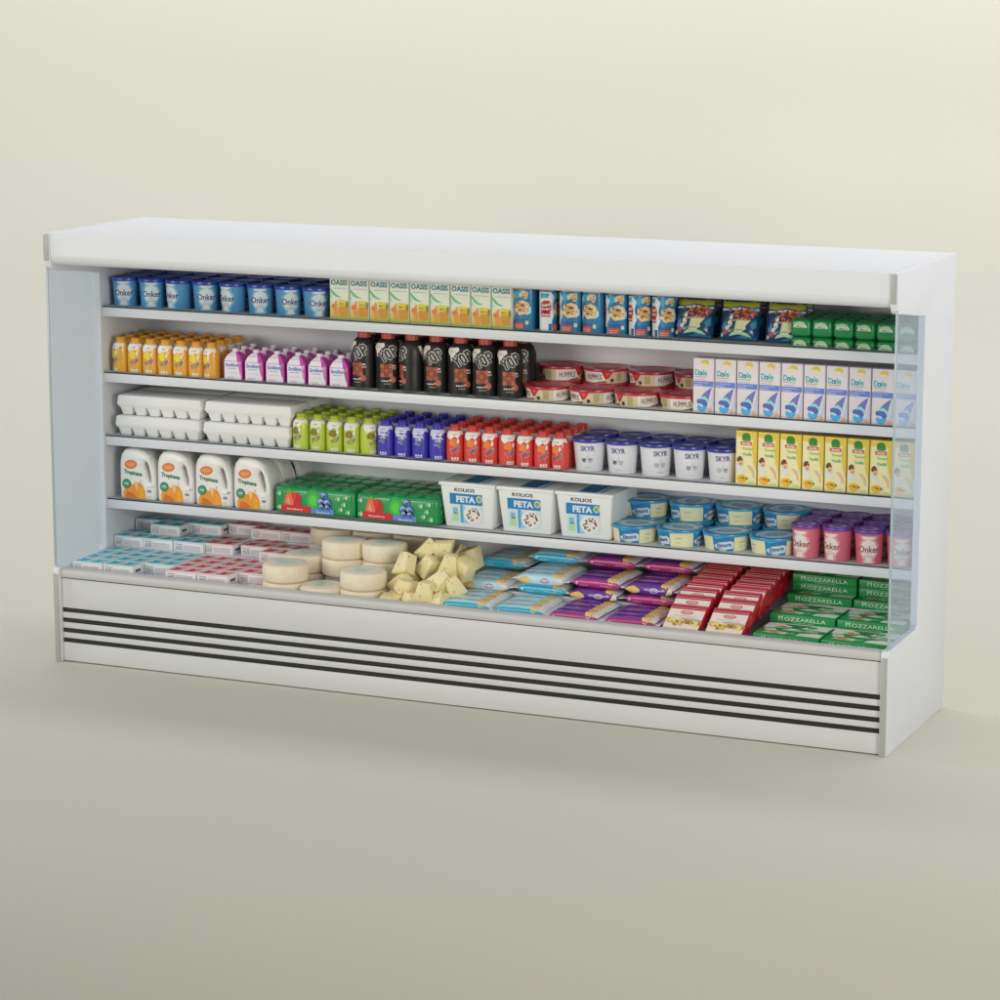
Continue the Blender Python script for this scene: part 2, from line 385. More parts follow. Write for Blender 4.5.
def carton(name, w, d, h, base, draw, sidec=None, cat='juice carton', gable=False):
    t = thing(name, '', cat)
    b = MB(); b.box(-w / 2, -d / 2, 0, w / 2, d / 2, h, base, .0022); b.build('carton_body', t)
    b = MB(); a = Art(); draw(a); b.art(a, front(-d / 2))
    if sidec: a = Art(); a.rect(-d / 2 + .003, .003, d / 2 - .003, h - .003, sidec); b.art(a, side(w / 2))
    b.build('label_print', t)
    return t
def oasis(a):
    w = .0425
    a.rect(-w, .003, w, .187, M('d9dccb', .4), 0)
    for k in range(6): a.rect(-w, .003 + k * .013, w, .016 + k * .013, M(('b4b43a', 'bdb84a', 'c6bd5c', 'cbc679', 'd0ce95', 'd6d6b0')[k]), 1)
    a.poly([(-w, .135), (-w, .122), (-.028, .104), (-.010, .095), (.012, .096), (-.012, .106), (-.030, .122)], M('6fb583'), 2)
    a.poly([(-w, .118), (-.036, .100), (-.030, .088), (-w, .088)], M('a9d2ac'), 2)
    a.poly([(-.022, .070), (-.014, .086), (-.010, .070), (-.006, .012), (-.020, .012), (-.034, .060)], M('dd8c3c'), 3)
    a.ell(-.026, .056, .010, .010, M('d9713a'), 4)
    a.poly([(.0, .066), (w, .072), (w, .082), (.0, .086), (-.008, .078)], M('d2c63a'), 3)
    a.poly([(.0, .058), (w, .056), (w, .018), (.004, .014), (-.004, .040)], M('c88a1e'), 3).poly([(.0, .058), (w, .056), (w, .070), (.0, .070)], M('dcae2a'), 3)
    a.ell(.038, .066, .006, .014, M('7a7a2a'), 5)
    a.text('OASIS', 0, .158, .023, M('23788c'), 2, w=.077, bold=.03)
    a.lines(-.028, .132, .036, .138, 1, M('8fa79a'), 1).lines(-.010, .174, .008, .180, 1, M('7a9a8a'), 1)
oasisc = carton('juice_carton', .0895, .062, .190, M('d6d8c8', .4), oasis)
def dole(a):
    w = .042; hh = .222
    a.rect(-w, .003, w, hh - .003, M('d5ccd0', .35), 0)
    a.ell(.006, .203, .017, .014, M('cdb838'), 1).ell(.000, .196, .020, .007, M('d9cfae'), 2)
    a.text('Dole', -.010, .164, .024, M('36b3ac'), 2, w=.052, bold=.03); a.ell(-.014, .160, .007, .008, M('2c5fae'), 3).ell(-.014, .160, .003, .004, M('bfe0e8'), 4)
    a.rect(-.036, .145, .014, .1475, M('a08a5a'), 2).lines(-.034, .134, .010, .140, 1, M('9aa2a8'), 2)
    a.rect(-w, .108, w, .130, M('5f79c6'), 1).text('Pineapple Juice', -.008, .123, .006, M('d7dcf2'), 2, w=.062, bold=.02).text('Milkshake', -.020, .114, .006, M('d7dcf2'), 2, w=.036, bold=.02)
    a.poly([(.036, .106), (.024, .098), (.004, .082), (-.008, .066), (-.016, .046), (.004, .042), (.022, .050), (.026, .070), (.032, .09)], M('6c6fb4'), 2)
    a.poly([(-.012, .062), (.006, .070), (.026, .052), (.024, .042), (.006, .056), (-.016, .054)], M('8fd0cc'), 3)
    a.ell(-.004, .042, .024, .014, M('4c62ae'), 3, rot=-18).ell(-.004, .022, .021, .018, M('4aa2d8'), 2).ell(-.010, .032, .012, .005, M('b8d8ec'), 4, rot=-20)
    a.poly([(.040, .098), (.042, .030), (.026, .016), (.020, .012), (.032, .040)], M('b4bfe0'), 1).blob(.030, .012, .010, M('d8a08c'), 3, seed=3)
dolec = carton('milkshake_carton', .088, .06, .222, M('cfc8cf', .35), dole)
def arla(a):
    w = .0425; hh = .218
    a.rect(-w, .003, w, hh - .003, M('e2dba8', .35), 0)
    a.poly([(w, hh - .003), (w, .06), (.030, .10), (.024, .15), (.030, .19), (-w, .198), (-w, hh - .003)], M('d6ba42'), 1)
    a.ell(.0, .198, .018, .016, M('2f7a2c'), 2).poly([(-.02, .190), (.022, .190), (.014, .180), (-.012, .180)], M('4a8a34'), 2)
    a.rect(-.024, .163, .024, .178, M('c26a60'), 2).text('Arla', 0, .1705, .009, M('f0e4d8'), 3, w=.034, bold=.03)
    a.text('Yogurt', .006, .148, .015, M('86b24c'), 2, w=.046, bold=.03).text('Vanilla', .004, .127, .013, M('6fae7a'), 2, w=.040, bold=.03)
    a.blob(-.026, .104, .014, M('6a3a26'), 3, seed=2, sx=.8).ell(-.021, .090, .009, .011, M('d9a98c'), 4).ell(-.022, .087, .004, .002, M('a03a34'), 5)
    a.poly([(-w, .085), (-.026, .080), (-.010, .066), (-.004, .050), (-.030, .060), (-w, .064)], M('cfd6dc'), 3)
    a.poly([(.004, .085), (.022, .080), (.034, .062), (.036, .034), (.028, .036), (.022, .060), (.012, .070)], M('d2b48a'), 3).poly([(-.004, .050), (.024, .056), (.030, .03), (0, .034)], M('efe6bc'), 3)
    a.ell(-.016, .026, .021, .016, M('e0a818'), 4).poly([(-.03, .03), (-.01, .034), (-.002, .022), (-.018, .028)], M('7a6a1a'), 5).blob(.004, .028, .005, M('6a7a1a'), 5, seed=6)
    a.lines(.010, .010, .038, .02, 2, M('a8c070'), 3)
arlac = carton('vanilla_yogurt_carton', .0885, .06, .2205, M('d8be50', .4), arla, cat='yogurt carton')

def cookie_cup():
    t = thing('cookie_snack_tub', '', 'snack tub')
    n = 32; t2 = bmesh.new(); w, d = .047, .036
    def ring(z_, k): return [t2.verts.new((k * w * abs(math.cos(a)) ** .75 * (1 if math.cos(a) > 0 else -1), k * d * abs(math.sin(a)) ** .75 * (1 if math.sin(a) > 0 else -1), z_)) for a in [2 * PI * i / n for i in range(n)]]
    rs = [ring(0, .93), ring(.004, .96), ring(.163, 1.), ring(.167, .99)]
    for p, q in zip(rs, rs[1:]):
        for i in range(n): t2.faces.new((p[i], p[(i + 1) % n], q[(i + 1) % n], q[i]))
    t2.faces.new(rs[-1]); t2.faces.new(rs[0][::-1])
    b = MB(); b.merge(t2, M('2577a4', .35, coat=.3)); b.build('tub_body', t)
    b = MB(); b.box(-.038, -.028, .1665, .038, .028, .170, M('aab0ac', .4), .001); b.build('lid', t)
    def sf(u, v, l):
        a = u / .047; ca, sa = math.sin(a), -math.cos(a)
        k = .96 + .04 * v / .17; e = EPS * (l + 1.5)
        return Vector(((k * w + e) * abs(ca) ** .75 * (1 if ca > 0 else -1), (k * d + e) * abs(sa) ** .75 * (1 if sa > 0 else -1), v))
    bl = M('2577a4', .35); wm = M('d5d8da'); ck = M('c9a066'); ck2 = M('e4cfa4'); dk = M('6a3a22'); rd = M('b8283a')
    def face(a, x):
        a.poly([(x - .035, .160), (x + .030, .160), (x + .012, .14), (x - .028, .130)], M('38a4c4'), 1)
        for cx, cy, r, s_ in ((x + .008, .148, .016, 3), (x - .003, .094, .029, 5)):
            a.blob(cx, cy, r, ck2, 2, 18, .22, s_).blob(cx + .002, cy - .002, r * .72, ck, 3, 14, .25, s_ + 1)
            rn = random.Random(s_)
            for k in range(16): a.blob(cx + rn.uniform(-.7, .7) * r, cy + rn.uniform(-.7, .7) * r, r * rn.uniform(.1, .22), (dk, ck2, M('b5762f'), M('efe2c4'))[k % 4], 4 + k % 2, 6, .4, k)
        a.poly([(x + .022, .092), (x + .036, .100), (x + .038, .074), (x + .016, .062)], M('b9d3dc'), 2)
        a.rect(x - .034, .006, x + .004, .030, M('c2503a'), 2).rect(x - .034, .032, x + .01, .046, M('2d569a'), 2).rect(x + .010, .024, x + .024, .040, M('c9c8a8'), 3).lines(x - .03, .01, x, .026, 2, M('e0a890'), 3)
    a = Art(); a.rect(-.073, .005, -.0, .162, bl, 0); face(a, .0)
    a.poly([(-.112, .164), (-.052, .164), (-.030, .145), (-.042, .11), (-.030, .07), (-.045, .045), (-.04, .005), (-.112, .005)], wm, 1)
    a.poly([(-.100, .160), (-.060, .158), (-.066, .142), (-.098, .136)], M('3f9cb8'), 2)
    a.blob(-.074, .104, .027, rd, 2, 18, .08, 4, sx=.95).rect(-.098, .062, -.056, .10, rd, 2).text('Crunch', -.075, .112, .012, wm, 4, w=.040, rot=12, bold=.04).text('Pops', -.075, .094, .013, wm, 4, w=.036, rot=8, bold=.04).lines(-.094, .068, -.060, .080, 1, wm, 4)
    a.rect(-.064, .006, -.046, .034, M('24528e'), 3)
    b = MB(); b.art(a, sf, .006, .03); b.build('label_print', t)
    return t
cookie = cookie_cup()

def pouch():
    t = thing('snack_pouch', '', 'snack pouch'); w, h, dd = .086, .178, .040
    def hf(u, v):                                                   # bulged front
        a = max(0, 1 - abs(u / w) ** 3.0); c = max(0, min(1, v / .03)) ** .5 * max(0, min(1, (h - .018 - v) / .07)) ** .6
        return dd * a ** .5 * (.25 + .75 * c) if v < h - .018 else .0012
    nx, nz = 16, 16; t2 = bmesh.new()
    gr = {}
    for s in (-1, 1):
        for i in range(nx + 1):
            for j in range(nz + 1):
                u = -w + 2 * w * i / nx; v = h * j / nz
                gr[s, i, j] = t2.verts.new((u, s * max(.0008, hf(u, v)), v))
    for s in (-1, 1):
        for i in range(nx):
            for j in range(nz):
                q = [gr[s, i, j], gr[s, i + 1, j], gr[s, i + 1, j + 1], gr[s, i, j + 1]]
                t2.faces.new(q if s < 0 else q[::-1])
    for j in range(nz):
        t2.faces.new((gr[-1, 0, j], gr[-1, 0, j + 1], gr[1, 0, j + 1], gr[1, 0, j])); t2.faces.new((gr[-1, nx, j], gr[1, nx, j], gr[1, nx, j + 1], gr[-1, nx, j + 1]))
    for i in range(nx): t2.faces.new((gr[-1, i, 0], gr[1, i, 0], gr[1, i + 1, 0], gr[-1, i + 1, 0])); t2.faces.new((gr[-1, i, nz], gr[-1, i + 1, nz], gr[1, i + 1, nz], gr[1, i, nz]))
    b = MB(); b.merge(t2, M('17436a', .3, coat=.4)); b.build('pouch_body', t)
    a = Art(); ol = M('a3a032'); W_ = .082
    a.poly([(-W_, .168), (W_, .168), (W_, .134), (.05, .128), (0, .136), (-.045, .126), (-W_, .134)], ol, 0)
    a.poly([(-W_, .150), (W_, .152), (W_, .147), (-W_, .145)], M('8c8a2a'), 1)
    a.poly([(-W_, .126), (-.05, .122), (0, .130), (.05, .122), (W_, .128), (W_, .118), (-W_, .116)], M('c8cfd0'), 1)
    rd = M('a63a26'); rn = random.Random(3)
    for k in range(34): a.blob(-.045 + rn.uniform(0, .118), .090 + rn.uniform(0, .030), .0065, rd if k % 3 else M('c4734a'), 2, 7, .4, k)
    for k in range(40): a.blob(-.050 + rn.uniform(0, .115), .082 + rn.uniform(0, .042), .0042, M(('7a2a1e', 'c4603c', 'd08a5a', '8e3a28')[k % 4]), 3, 6, .4, k + 50)
    a.poly([(-.020, .030), (-.012, .074), (.052, .076), (.030, .052), (.034, .040), (.008, .026)], M('c6c6a0'), 2).poly([(-.05, .074), (.05, .086), (.052, .080), (-.03, .070)], M('b08a5a'), 2)
    a.poly([(-.044, .012), (-.030, .026), (.0, .034), (.04, .024), (.06, .010), (.03, .014), (.0, .020)], M('9fbf9a'), 2).poly([(-.080, .050), (-.06, .075), (-.055, .050), (-.07, .030)], M('4f7fb0'), 2)
    a.blob(-.036, .088, .011, M('dad8cc'), 5, seed=8, sx=.8).blob(-.040, .062, .014, M('d2cfbc'), 4, seed=9, sx=.7).blob(-.052, .044, .010, M('c9c8b8'), 5, seed=19).blob(-.038, .092, .0035, M('2a2a2a'), 6, seed=4).blob(-.040, .056, .003, M('3a342c'), 6, seed=5)
    a.blob(-.062, .028, .011, M('a8444a'), 5, seed=2).blob(-.076, .018, .008, M('b4bcb8'), 5, seed=3).poly([(-.080, .006), (-.02, .006), (.02, .016), (.07, .006), (.078, .012), (.078, .003)], M('2a6f96'), 3)
    a.poly([(.05, .058), (.076, .082), (.078, .050), (.060, .040)], M('2f7f9a'), 2).blob(.062, .112, .012, M('3a8fae'), 2, seed=13, sx=1.2).lines(-.04, .034, .02, .044, 1, M('8a8a6a'), 4)
    b = MB(); b.art(a, lambda u, v, l: Vector((u, -max(.0008, hf(u, v)) - EPS * (l + 1.6), v)), .0118, .0108); b.build('label_print', t)
    return t
pouchp = pouch()

def activia(hh):
    t = thing('green_yogurt_pack', '', 'yogurt pack'); g = M('0f7a40', .35, coat=.4)
    b = MB(); b.box(-.0425, -.035, 0, .0425, .035, hh, g, .017, 4); b.build('pack_sleeve', t)
    a = Art(); q = hh - .028; a.ell(0, q, .024, .017, M('9fbf94'), 0).ell(0, q - .008, .026, .010, M('0f7a40'), 1)
    a.text('ACTIVIA', 0, q - .002, .012, M('dbe6d2'), 3, w=.058, bold=.04)
    b = MB(); b.art(a, front(-.035)); b.build('label_print', t)
    a = Art(); a.rect(-.030, -.012, .030, -.008, M('3fae6a')).rect(-.030, .008, .030, .012, M('3fae6a'))
    b = MB(); b.art(a, top(hh)); b.build('top_stripe', t)
    return t
act = activia(.072); act_low = activia(.0385)

def tub(name, prof, body, lid, rl, draw, lidart):
    t = thing(name, '', 'dip tub'); h = prof[-1][1]; r = prof[-1][0]
    b = MB(); b.lathe([(0, 0)] + prof, body, 44); b.build('tub_body', t)
    b = MB(); b.lathe([(r - .002, h - .006), (rl, h - .006), (rl + .0012, h - .001), (rl, h + .004), (rl - .008, h + .0055), (rl - .012, h + .003), (0, h + .003)], lid, 44); L = b.build('lid', t)
    a = Art(); lidart(a); b = MB(); b.art(a, top(h + .0032)); b.build('lid_print', L)
    a = Art(); draw(a); b = MB(); b.art(a, cyl(prof, r), .014); b.build('label_print', t)
    return t
def hum_art(a):
    cr = M('cdbf9e'); wm = M('e2dbd2')
    for k in (-1, 0, 1):
        x = k * .20
        a.rect(x - .052, .004, x + .052, .050, wm, 0).text('HUMMUS', x, .027, .023, M('3d3a3a'), 2, w=.074).lines(x - .02, .040, x + .024, .044, 1, M('9a8f88'), 1)
        a.poly([(x + .035, .050), (x + .085, .050), (x + .066, .022), (x + .052, .018)], M('b8242e'), 1).poly([(x + .06, .03), (x + .075, .046), (x + .05, .046)], M('d8504c'), 2)
        a.poly([(x + .0, .003), (x + .055, .003), (x + .055, .012), (x + .02, .008)], M('8a4a2a'), 1).blob(x + .082, .014, .008, M('3a3636'), 2, seed=3)
        a.rect(x + .103, .010, x + .128, .046, M('b9ad80'), 1).lines(x + .105, .012, x + .126, .044, 6, M('8f8560'), 2)
hummus = tub('hummus_tub', [(.088, 0), (.090, .002), (.0965, .052), (.098, .055)], M('cdbf9e', .4), M('b01f38', .35, 'lid', coat=.3), .100, hum_art,
    lambda a: a.ell(0, 0, .060, .060, M('c8707a'), 0, 28).ell(0, 0, .050, .050, M('b8505e'), 1, 28).lines(-.025, -.01, .03, .015, 2, M('d9a0a4'), 2))
def crm_art(a):
    bl = M('1d78ae'); sky = M('4aa6d2')
    for k in (-1, 0, 1):
        x = k * .2
        a.poly([(x - .045, .003), (x + .045, .003), (x + .045, .062), (x - .050, .062)], bl, 0)
        a.poly([(x - .044, .026), (x - .02, .040), (x + .03, .046), (x + .044, .040), (x + .042, .014), (x + .0, .010), (x - .034, .014)], M('c8dbe6'), 1)
        a.text('Elmora', x + .001, .029, .018, M('2c4a86'), 2, w=.064, rot=8, bold=.03, shear=.2).text('Cream', x + .008, .045, .006, M('c05a7a'), 2, w=.02)
        a.rect(x - .02, .005, x + .012, .009, M('d9e6c0'), 1).poly([(x - .05, .062), (x + .01, .062), (x - .03, .054)], sky, 1)
        a.lines(x + .07, .038, x + .10, .045, 1, M('8a9a5a'), 1).lines(x + .075, .02, x + .095, .026, 1, M('a9ad7a'), 1)
cream = tub('cream_cheese_tub', [(.084, 0), (.086, .002), (.0955, .064), (.097, .068)], M('dcdab4', .4), M('2b8cba', .35, 'lid', coat=.3), .0985, crm_art,
    lambda a: a.ell(.004, .0, .078, .070, M('c9dce4'), 0, 28, 15).ell(.010, .004, .050, .034, M('7fa3c4'), 1, 20, 15).text('Elmora', .014, .008, .022, M('d4e0ea'), 2, w=.062, rot=10, bold=.02).poly([(-.085, -.02), (-.05, -.05), (-.03, -.035), (-.06, -.005)], M('7cc4e4'), 1))

def eggs():
    t = thing('egg_carton', '', 'egg carton'); pm = M('dddddb', .8, 'pulp', .04, 150, bump=.15)
    b = MB(); b.box(-.208, -.092, .045, .208, .092, .090, pm, .005, 2, taper=1.03); b.build('carton_lid', t)
    b = MB()
    for i in range(6):
        for j in (-.046, .046):
            x = -.171 + i * .0684; b.box(x - .033, j - .043, .0005, x + .033, j + .043, .0445, pm, .004, 2, taper=.68)
    b.box(-.207, -.091, .038, .207, .091, .0452, pm, .002); b.build('carton_tray', t)
    return t
egg = eggs()

def jug():
    t = thing('orange_juice_jug', '', 'juice jug'); wm = M('dddcd8', .35, 'plastic', .01, coat=.15)
    L = [(-.078, 0), (.078, 0), (.088, .010), (.090, .06), (.088, .12), (.078, .165), (.060, .200), (.035, .220), (.0, .2305), (-.035, .2315), (-.062, .226), (-.080, .205), (-.088, .175), (-.090, .12), (-.090, .06), (-.088, .010)]
    hole = [(.030, .156), (.035, .172), (.047, .172), (.060, .145), (.071, .112), (.070, .088), (.058, .086), (.044, .116)]
    b = MB(); b.outline_solid([L, hole], .118, .018, wm); b.build('jug_body', t)
    a = Art(); y = 0
    a.ell(-.030, .160, .031, .020, M('cf7026'), 1, 24, 6).ell(-.030, .160, .024, .013, M('d98a48'), 2, 20, 6).text('Premium', -.030, .160, .007, M('f0d8c0'), 3, w=.034)
    a.text('Tropicana', -.020, .120, .025, M('23795a'), 1, w=.092, rot=-6, bold=.045)
    a.poly([(-.068, .008), (-.070, .030), (-.060, .060), (-.038, .074), (-.018, .070), (.000, .084), (.024, .074), (.038, .046), (.042, .008)], M('e08f24'), 1)
    a.poly([(-.060, .008), (-.05, .04), (-.02, .03), (.0, .01)], M('c96a12'), 2).poly([(-.018, .084), (-.008, .060), (-.002, .040), (.004, .062), (.006, .084)], M('eec88a'), 3).poly([(.010, .06), (.030, .05), (.036, .012), (.012, .01)], M('e0a020'), 2)
    a.ell(-.052, .072, .021, .022, M('27734e'), 3).ell(-.052, .072, .016, .017, M('3c9068'), 4).text('100', -.052, .073, .010, M('cfe4d4'), 5, w=.020, bold=.03)
    a.poly([(.014, .098), (.018, .086), (.012, .076), (.021, .086)], M('6a5a3a'), 2)
    a.lines(.052, .060, .066, .066, 1, M('8a9aa8'), 1).rect(.050, .038, .070, .050, M('7c8796'), 1).lines(.050, .02, .068, .03, 1, M('a8b0ba'), 1)
    b = MB(); b.art(a, front(-.059)); b.build('label_print', t)
    return t
jugp = jug()

def multipack():
    t = thing('fruit_yogurt_multipack', '', 'yogurt multipack'); g = M('178a4c', .3, 'film', .15, 14, coat=.4); w, d, h = .388, .172, .118
    b = MB(); b.box(-w / 2, -d / 2, 0, w / 2, d / 2, h, g, .020, 4)
    for i in range(5):
        for j in (-.040, .040): b.lathe([(.034, h - .008), (.034, h + .001), (.031, h + .004), (0, h + .0045)], g, 20, -.148 + i * .074, j)
    b.build('film_wrap', t)
    a = Art(); lf = M('79b07c')
    for k, (r, c) in enumerate(((.044, '249a44'), (.032, '37b040'), (.020, '52c43e'))): a.ell(-.004, .066, r * .9, r * 1.15, M(c), 1 + k)
    a.blob(-.100, .064, .036, M('cf2f2a'), 4, 18, .08, 4, sx=1.1).poly([(-.148, .050), (-.128, .096), (-.112, .096), (-.094, .028), (-.120, .026)], M('e0664a'), 5).poly([(-.10, .04), (-.082, .094), (-.062, .070), (-.07, .034)], M('b8201f'), 5).poly([(-.134, .05), (-.124, .08), (-.112, .04)], M('f0a07c'), 6)
    a.poly([(-.150, .098), (-.128, .103), (-.118, .112), (-.106, .103), (-.078, .098), (-.098, .094), (-.118, .098), (-.134, .092)], M('5f9f34'), 6)
    a.rect(-.158, .012, -.018, .040, M('c01a22'), 7).text('Strawberry', -.092, .023, .011, M('f2d8d4'), 8, w=.078, bold=.02)
    a.rect(-.015, .012, .096, .036, M('5a80c0'), 7).text('Blueberry', .044, .017, .010, M('dbe6f6'), 8, w=.062, bold=.02)
    for x, y, r in ((.050, .092, .017), (.036, .062, .021), (.064, .060, .021), (.038, .042, .016), (.066, .042, .016)):
        a.ell(x, y, r, r, M('3f62a0'), 8).ell(x - r * .2, y + r * .25, r * .6, r * .5, M('8ba6d2'), 9).ell(x, y - r * .1, r * .3, r * .3, M('27406e'), 10)
    for x, y in ((-.172, .09), (-.172, .03), (.112, .086), (.150, .094), (.125, .04), (.160, .03), (.14, .062)):
        a.ell(x, y, .013, .006, lf, 4, 12, 40).ell(x + .007, y - .004, .009, .004, M('c4dcb8'), 5, 10, 70)
    b = MB(); b.art(a, front(-d / 2)); a = Art()
    for x, y in ((-.05, .09), (.03, .08), (-.02, .03), (.05, .04), (-.05, .055)): a.poly([(x - .014, y - .01), (x - .004, y + .008), (x + .012, y + .012), (x + .004, y - .004)], lf, 0)
    b.art(a, side(w / 2)); b.build('label_print', t)
    a = Art(); rn = random.Random(4)
    for k in range(16): a.blob(rn.uniform(-.16, .16), rn.uniform(-.06, .06), rn.uniform(.012, .024), M(('2c8a3c', '7ab04a', '0c5a30', '3fa05a')[k % 4]), k % 3, 9, .4, k, 1.6)
    b = MB(); b.art(a, top(h)); b.build('top_print', t)
    return t
multi = multipack()

def feta():
    t = thing('feta_tub', '', 'feta tub'); wm = M('dcdfdd', .35, 'plastic', .01, coat=.15); w, d, h = .252, .30, .197
    b = MB(); b.box(-w / 2, -d / 2, 0, w / 2, d / 2, h - .010, wm, .010, 3, taper=.86); b.build('tub_body', t)
    b = MB(); b.box(-w / 2 - .004, -d / 2 - .004, h - .016, w / 2 + .004, d / 2 + .004, h, wm, .004); L = b.build('lid', t)
    a = Art(); a.rect(-.035, -d / 2 + .02, .045, d / 2 - .02, M('2274a8'), 0).rect(.055, -d / 2 + .02, .075, d / 2 - .02, M('8fb9d2'), 0).text('FETA', .005, 0, .05, M('8fc0de'), 1, w=.07, rot=90)
    b = MB(); b.art(a, top(h)); b.build('lid_print', L)
    k = (1 - .86) * d / 2 / (h - .010)
    def f(u, v, l): return Vector((u, -d / 2 * .86 - k * v - EPS * (l + 1) - .0004, v))
    a = Art(); bl = M('1e7cb4')
    a.text('KOLIOS', -.012, .166, .016, M('4c4540'), 0, w=.094, bold=.03)
    a.rect(-.082, .020, .068, .150, M('d5e6ee'), 0).rect(-.082, .103, .068, .150, bl, 1).text('FETA', -.008, .126, .028, M('e8f0f4'), 2, w=.088, bold=.05).ell(.054, .130, .014, .015, M('c9d2b0'), 2).ell(.054, .130, .009, .010, M('7f9a70'), 3)
    a.rect(-.036, .022, -.024, .102, M('4f9ac6'), 1).poly([(-.024, .022), (-.024, .10), (.0, .08), (-.008, .04), (.0, .022)], M('8ec4e0'), 1)
    a.poly([(-.074, .030), (-.044, .030), (-.046, .062), (-.060, .070), (-.072, .056)], M('a8d29a'), 1).rect(-.070, .060, -.048, .088, M('7fb2cc'), 1)
    a.ell(.022, .062, .044, .040, M('eceeee'), 2, 22).blob(.026, .060, .032, M('e2dcd4'), 3, 16, .15, 5, 1.0)
    rn = random.Random(9)
    for q in range(26):
        an = rn.uniform(0, 2 * PI); r = .031 * rn.uniform(.55, 1); a.blob(.026 + r * math.cos(an), .060 + r * math.sin(an), .0042, M(('7a3a34', '4a4540', '9a6a4a', '3c4a34')[q % 4]), 4, 6, .4, q)
    b = MB(); b.art(a, f, .05, .04); b.build('label_print', t)
    return t
fetap = feta()

def flatbox(name, cat, c1, c2, w=.148, d=.086, h=.0445):
    t = thing(name, '', cat); wm = M('ececec', .45)
    b = MB(); b.box(-w / 2, -d / 2, 0, w / 2, d / 2, h, wm, .0015); b.build('box_body', t)
    a = Art(); pale = M(c2); dk = M(c1); cr = M('d8cfae')
    a.rect(-w / 2 + .002, -d / 2 + .002, w / 2 - .002, d / 2 - .002, pale, 0)
    for x in (-.040, .036): a.poly([(x - .030, -.027), (x - .014, -.004), (x - .018, .026), (x + .008, .016), (x + .030, .029), (x + .028, -.006), (x + .008, -.031)], dk, 1)
    a.ell(-.002, .000, .018, .018, cr, 1).ell(.062, -.012, .010, .018, cr, 1)
    b = MB(); b.art(a, top(h)); a = Art(); tx = M('8f8f9a')
    a.rect(-.072, .038, .072, .0425, pale, 0).text('Fromage', -.046, .031, .006, M('555563'), 1, w=.036, bold=.03)
    a.lines(-.064, .006, -.030, .027, 4, M('77777f'), 1, .5, 4).lines(-.024, .006, .060, .030, 6, M('b09aa4'), 1, .45, 8)
    b.art(a, front(-d / 2)); a = Art(); a.rect(-.022, .014, .022, .026, M('55555f'), 1).lines(-.03, .006, .03, .012, 1, tx, 1)
    b.art(a, side(w / 2)); b.build('label_print', t)
    return t
bbox = flatbox('blue_cheese_box', 'cheese box', '25a4bb', 'bdeaf2')
rbox_ = flatbox('red_cheese_box', 'cheese box', 'c62c46', 'f2ccd0')

def wheel():
    t = thing('cheese_round', '', 'cheese wheel'); cm = M('efe3c8', .55, 'cheese', .10, 38, bump=.35, sss=.05)
    b = MB(); b.lathe([(0, 0), (.085, 0), (.094, .004), (.098, .012), (.0985, .038), (.098, .064), (.094, .0715), (.086, .0755), (0, .0755)], cm, 48); b.build('cheese_rind', t)
    a = Art(); a.ell(0, 0, .075, .072, M('eeead8'), 0, 30); g = M('b4d8cc'); a.text('Camembert', 0, .012, .024, g, 1, w=.10, rot=-8, bold=.01)
    a.poly([(-.03, -.02), (.0, -.005), (.03, -.02), (.02, -.034), (-.02, -.034)], M('a9d4c8'), 1).lines(-.05, .036, .05, .048, 1, M('b5d6ca'), 1)
    b = MB(); b.art(a, top(.0755)); b.build('label_print', t)
    return t
wheelp = wheel()
def wedge():
    m = bpy.data.materials.new('holed_cheese'); m.use_nodes = True; nt = m.node_tree; p = nt.nodes['Principled BSDF']; p.inputs['Roughness'].default_value = .5
    p.inputs['Subsurface Weight'].default_value = .1; p.inputs['Subsurface Scale'].default_value = .01
    tc = nt.nodes.new('ShaderNodeTexCoord'); v = nt.nodes.new('ShaderNodeTexVoronoi'); v.inputs['Scale'].default_value = 42
    cr = nt.nodes.new('ShaderNodeValToRGB'); cr.color_ramp.elements[0].position = .16; cr.color_ramp.elements[1].position = .24
    cr.color_ramp.elements[0].color = (*lin('cfb470'), 1); cr.color_ramp.elements[1].color = (*lin('f2e4b0'), 1)
    nt.links.new(tc.outputs['Object'], v.inputs[0]); nt.links.new(v.outputs[0], cr.inputs[0]); nt.links.new(cr.outputs[0], p.inputs['Base Color'])
    bp = nt.nodes.new('ShaderNodeBump'); bp.inputs['Strength'].default_value = .3; bp.inputs['Distance'].default_value = .003; nt.links.new(cr.outputs[0], bp.inputs['Height']); nt.links.new(bp.outputs[0], p.inputs['Normal'])
    t = thing('cheese_wedge', '', 'cheese wedge')
    b = MB(); b.prism([(-.047, -.046), (.047, -.046), (.038, .044), (-.014, .050)], -.036, .036, m, .0025, 'z'); b.build('cheese_piece', t)
    b = MB(); b.box(-.046, -.0490, -.035, .046, -.0462, .035, M('d9cb8a', .6, 'cheese'), .0012); b.build('rind', t)
    return t
wedgep = wedge()

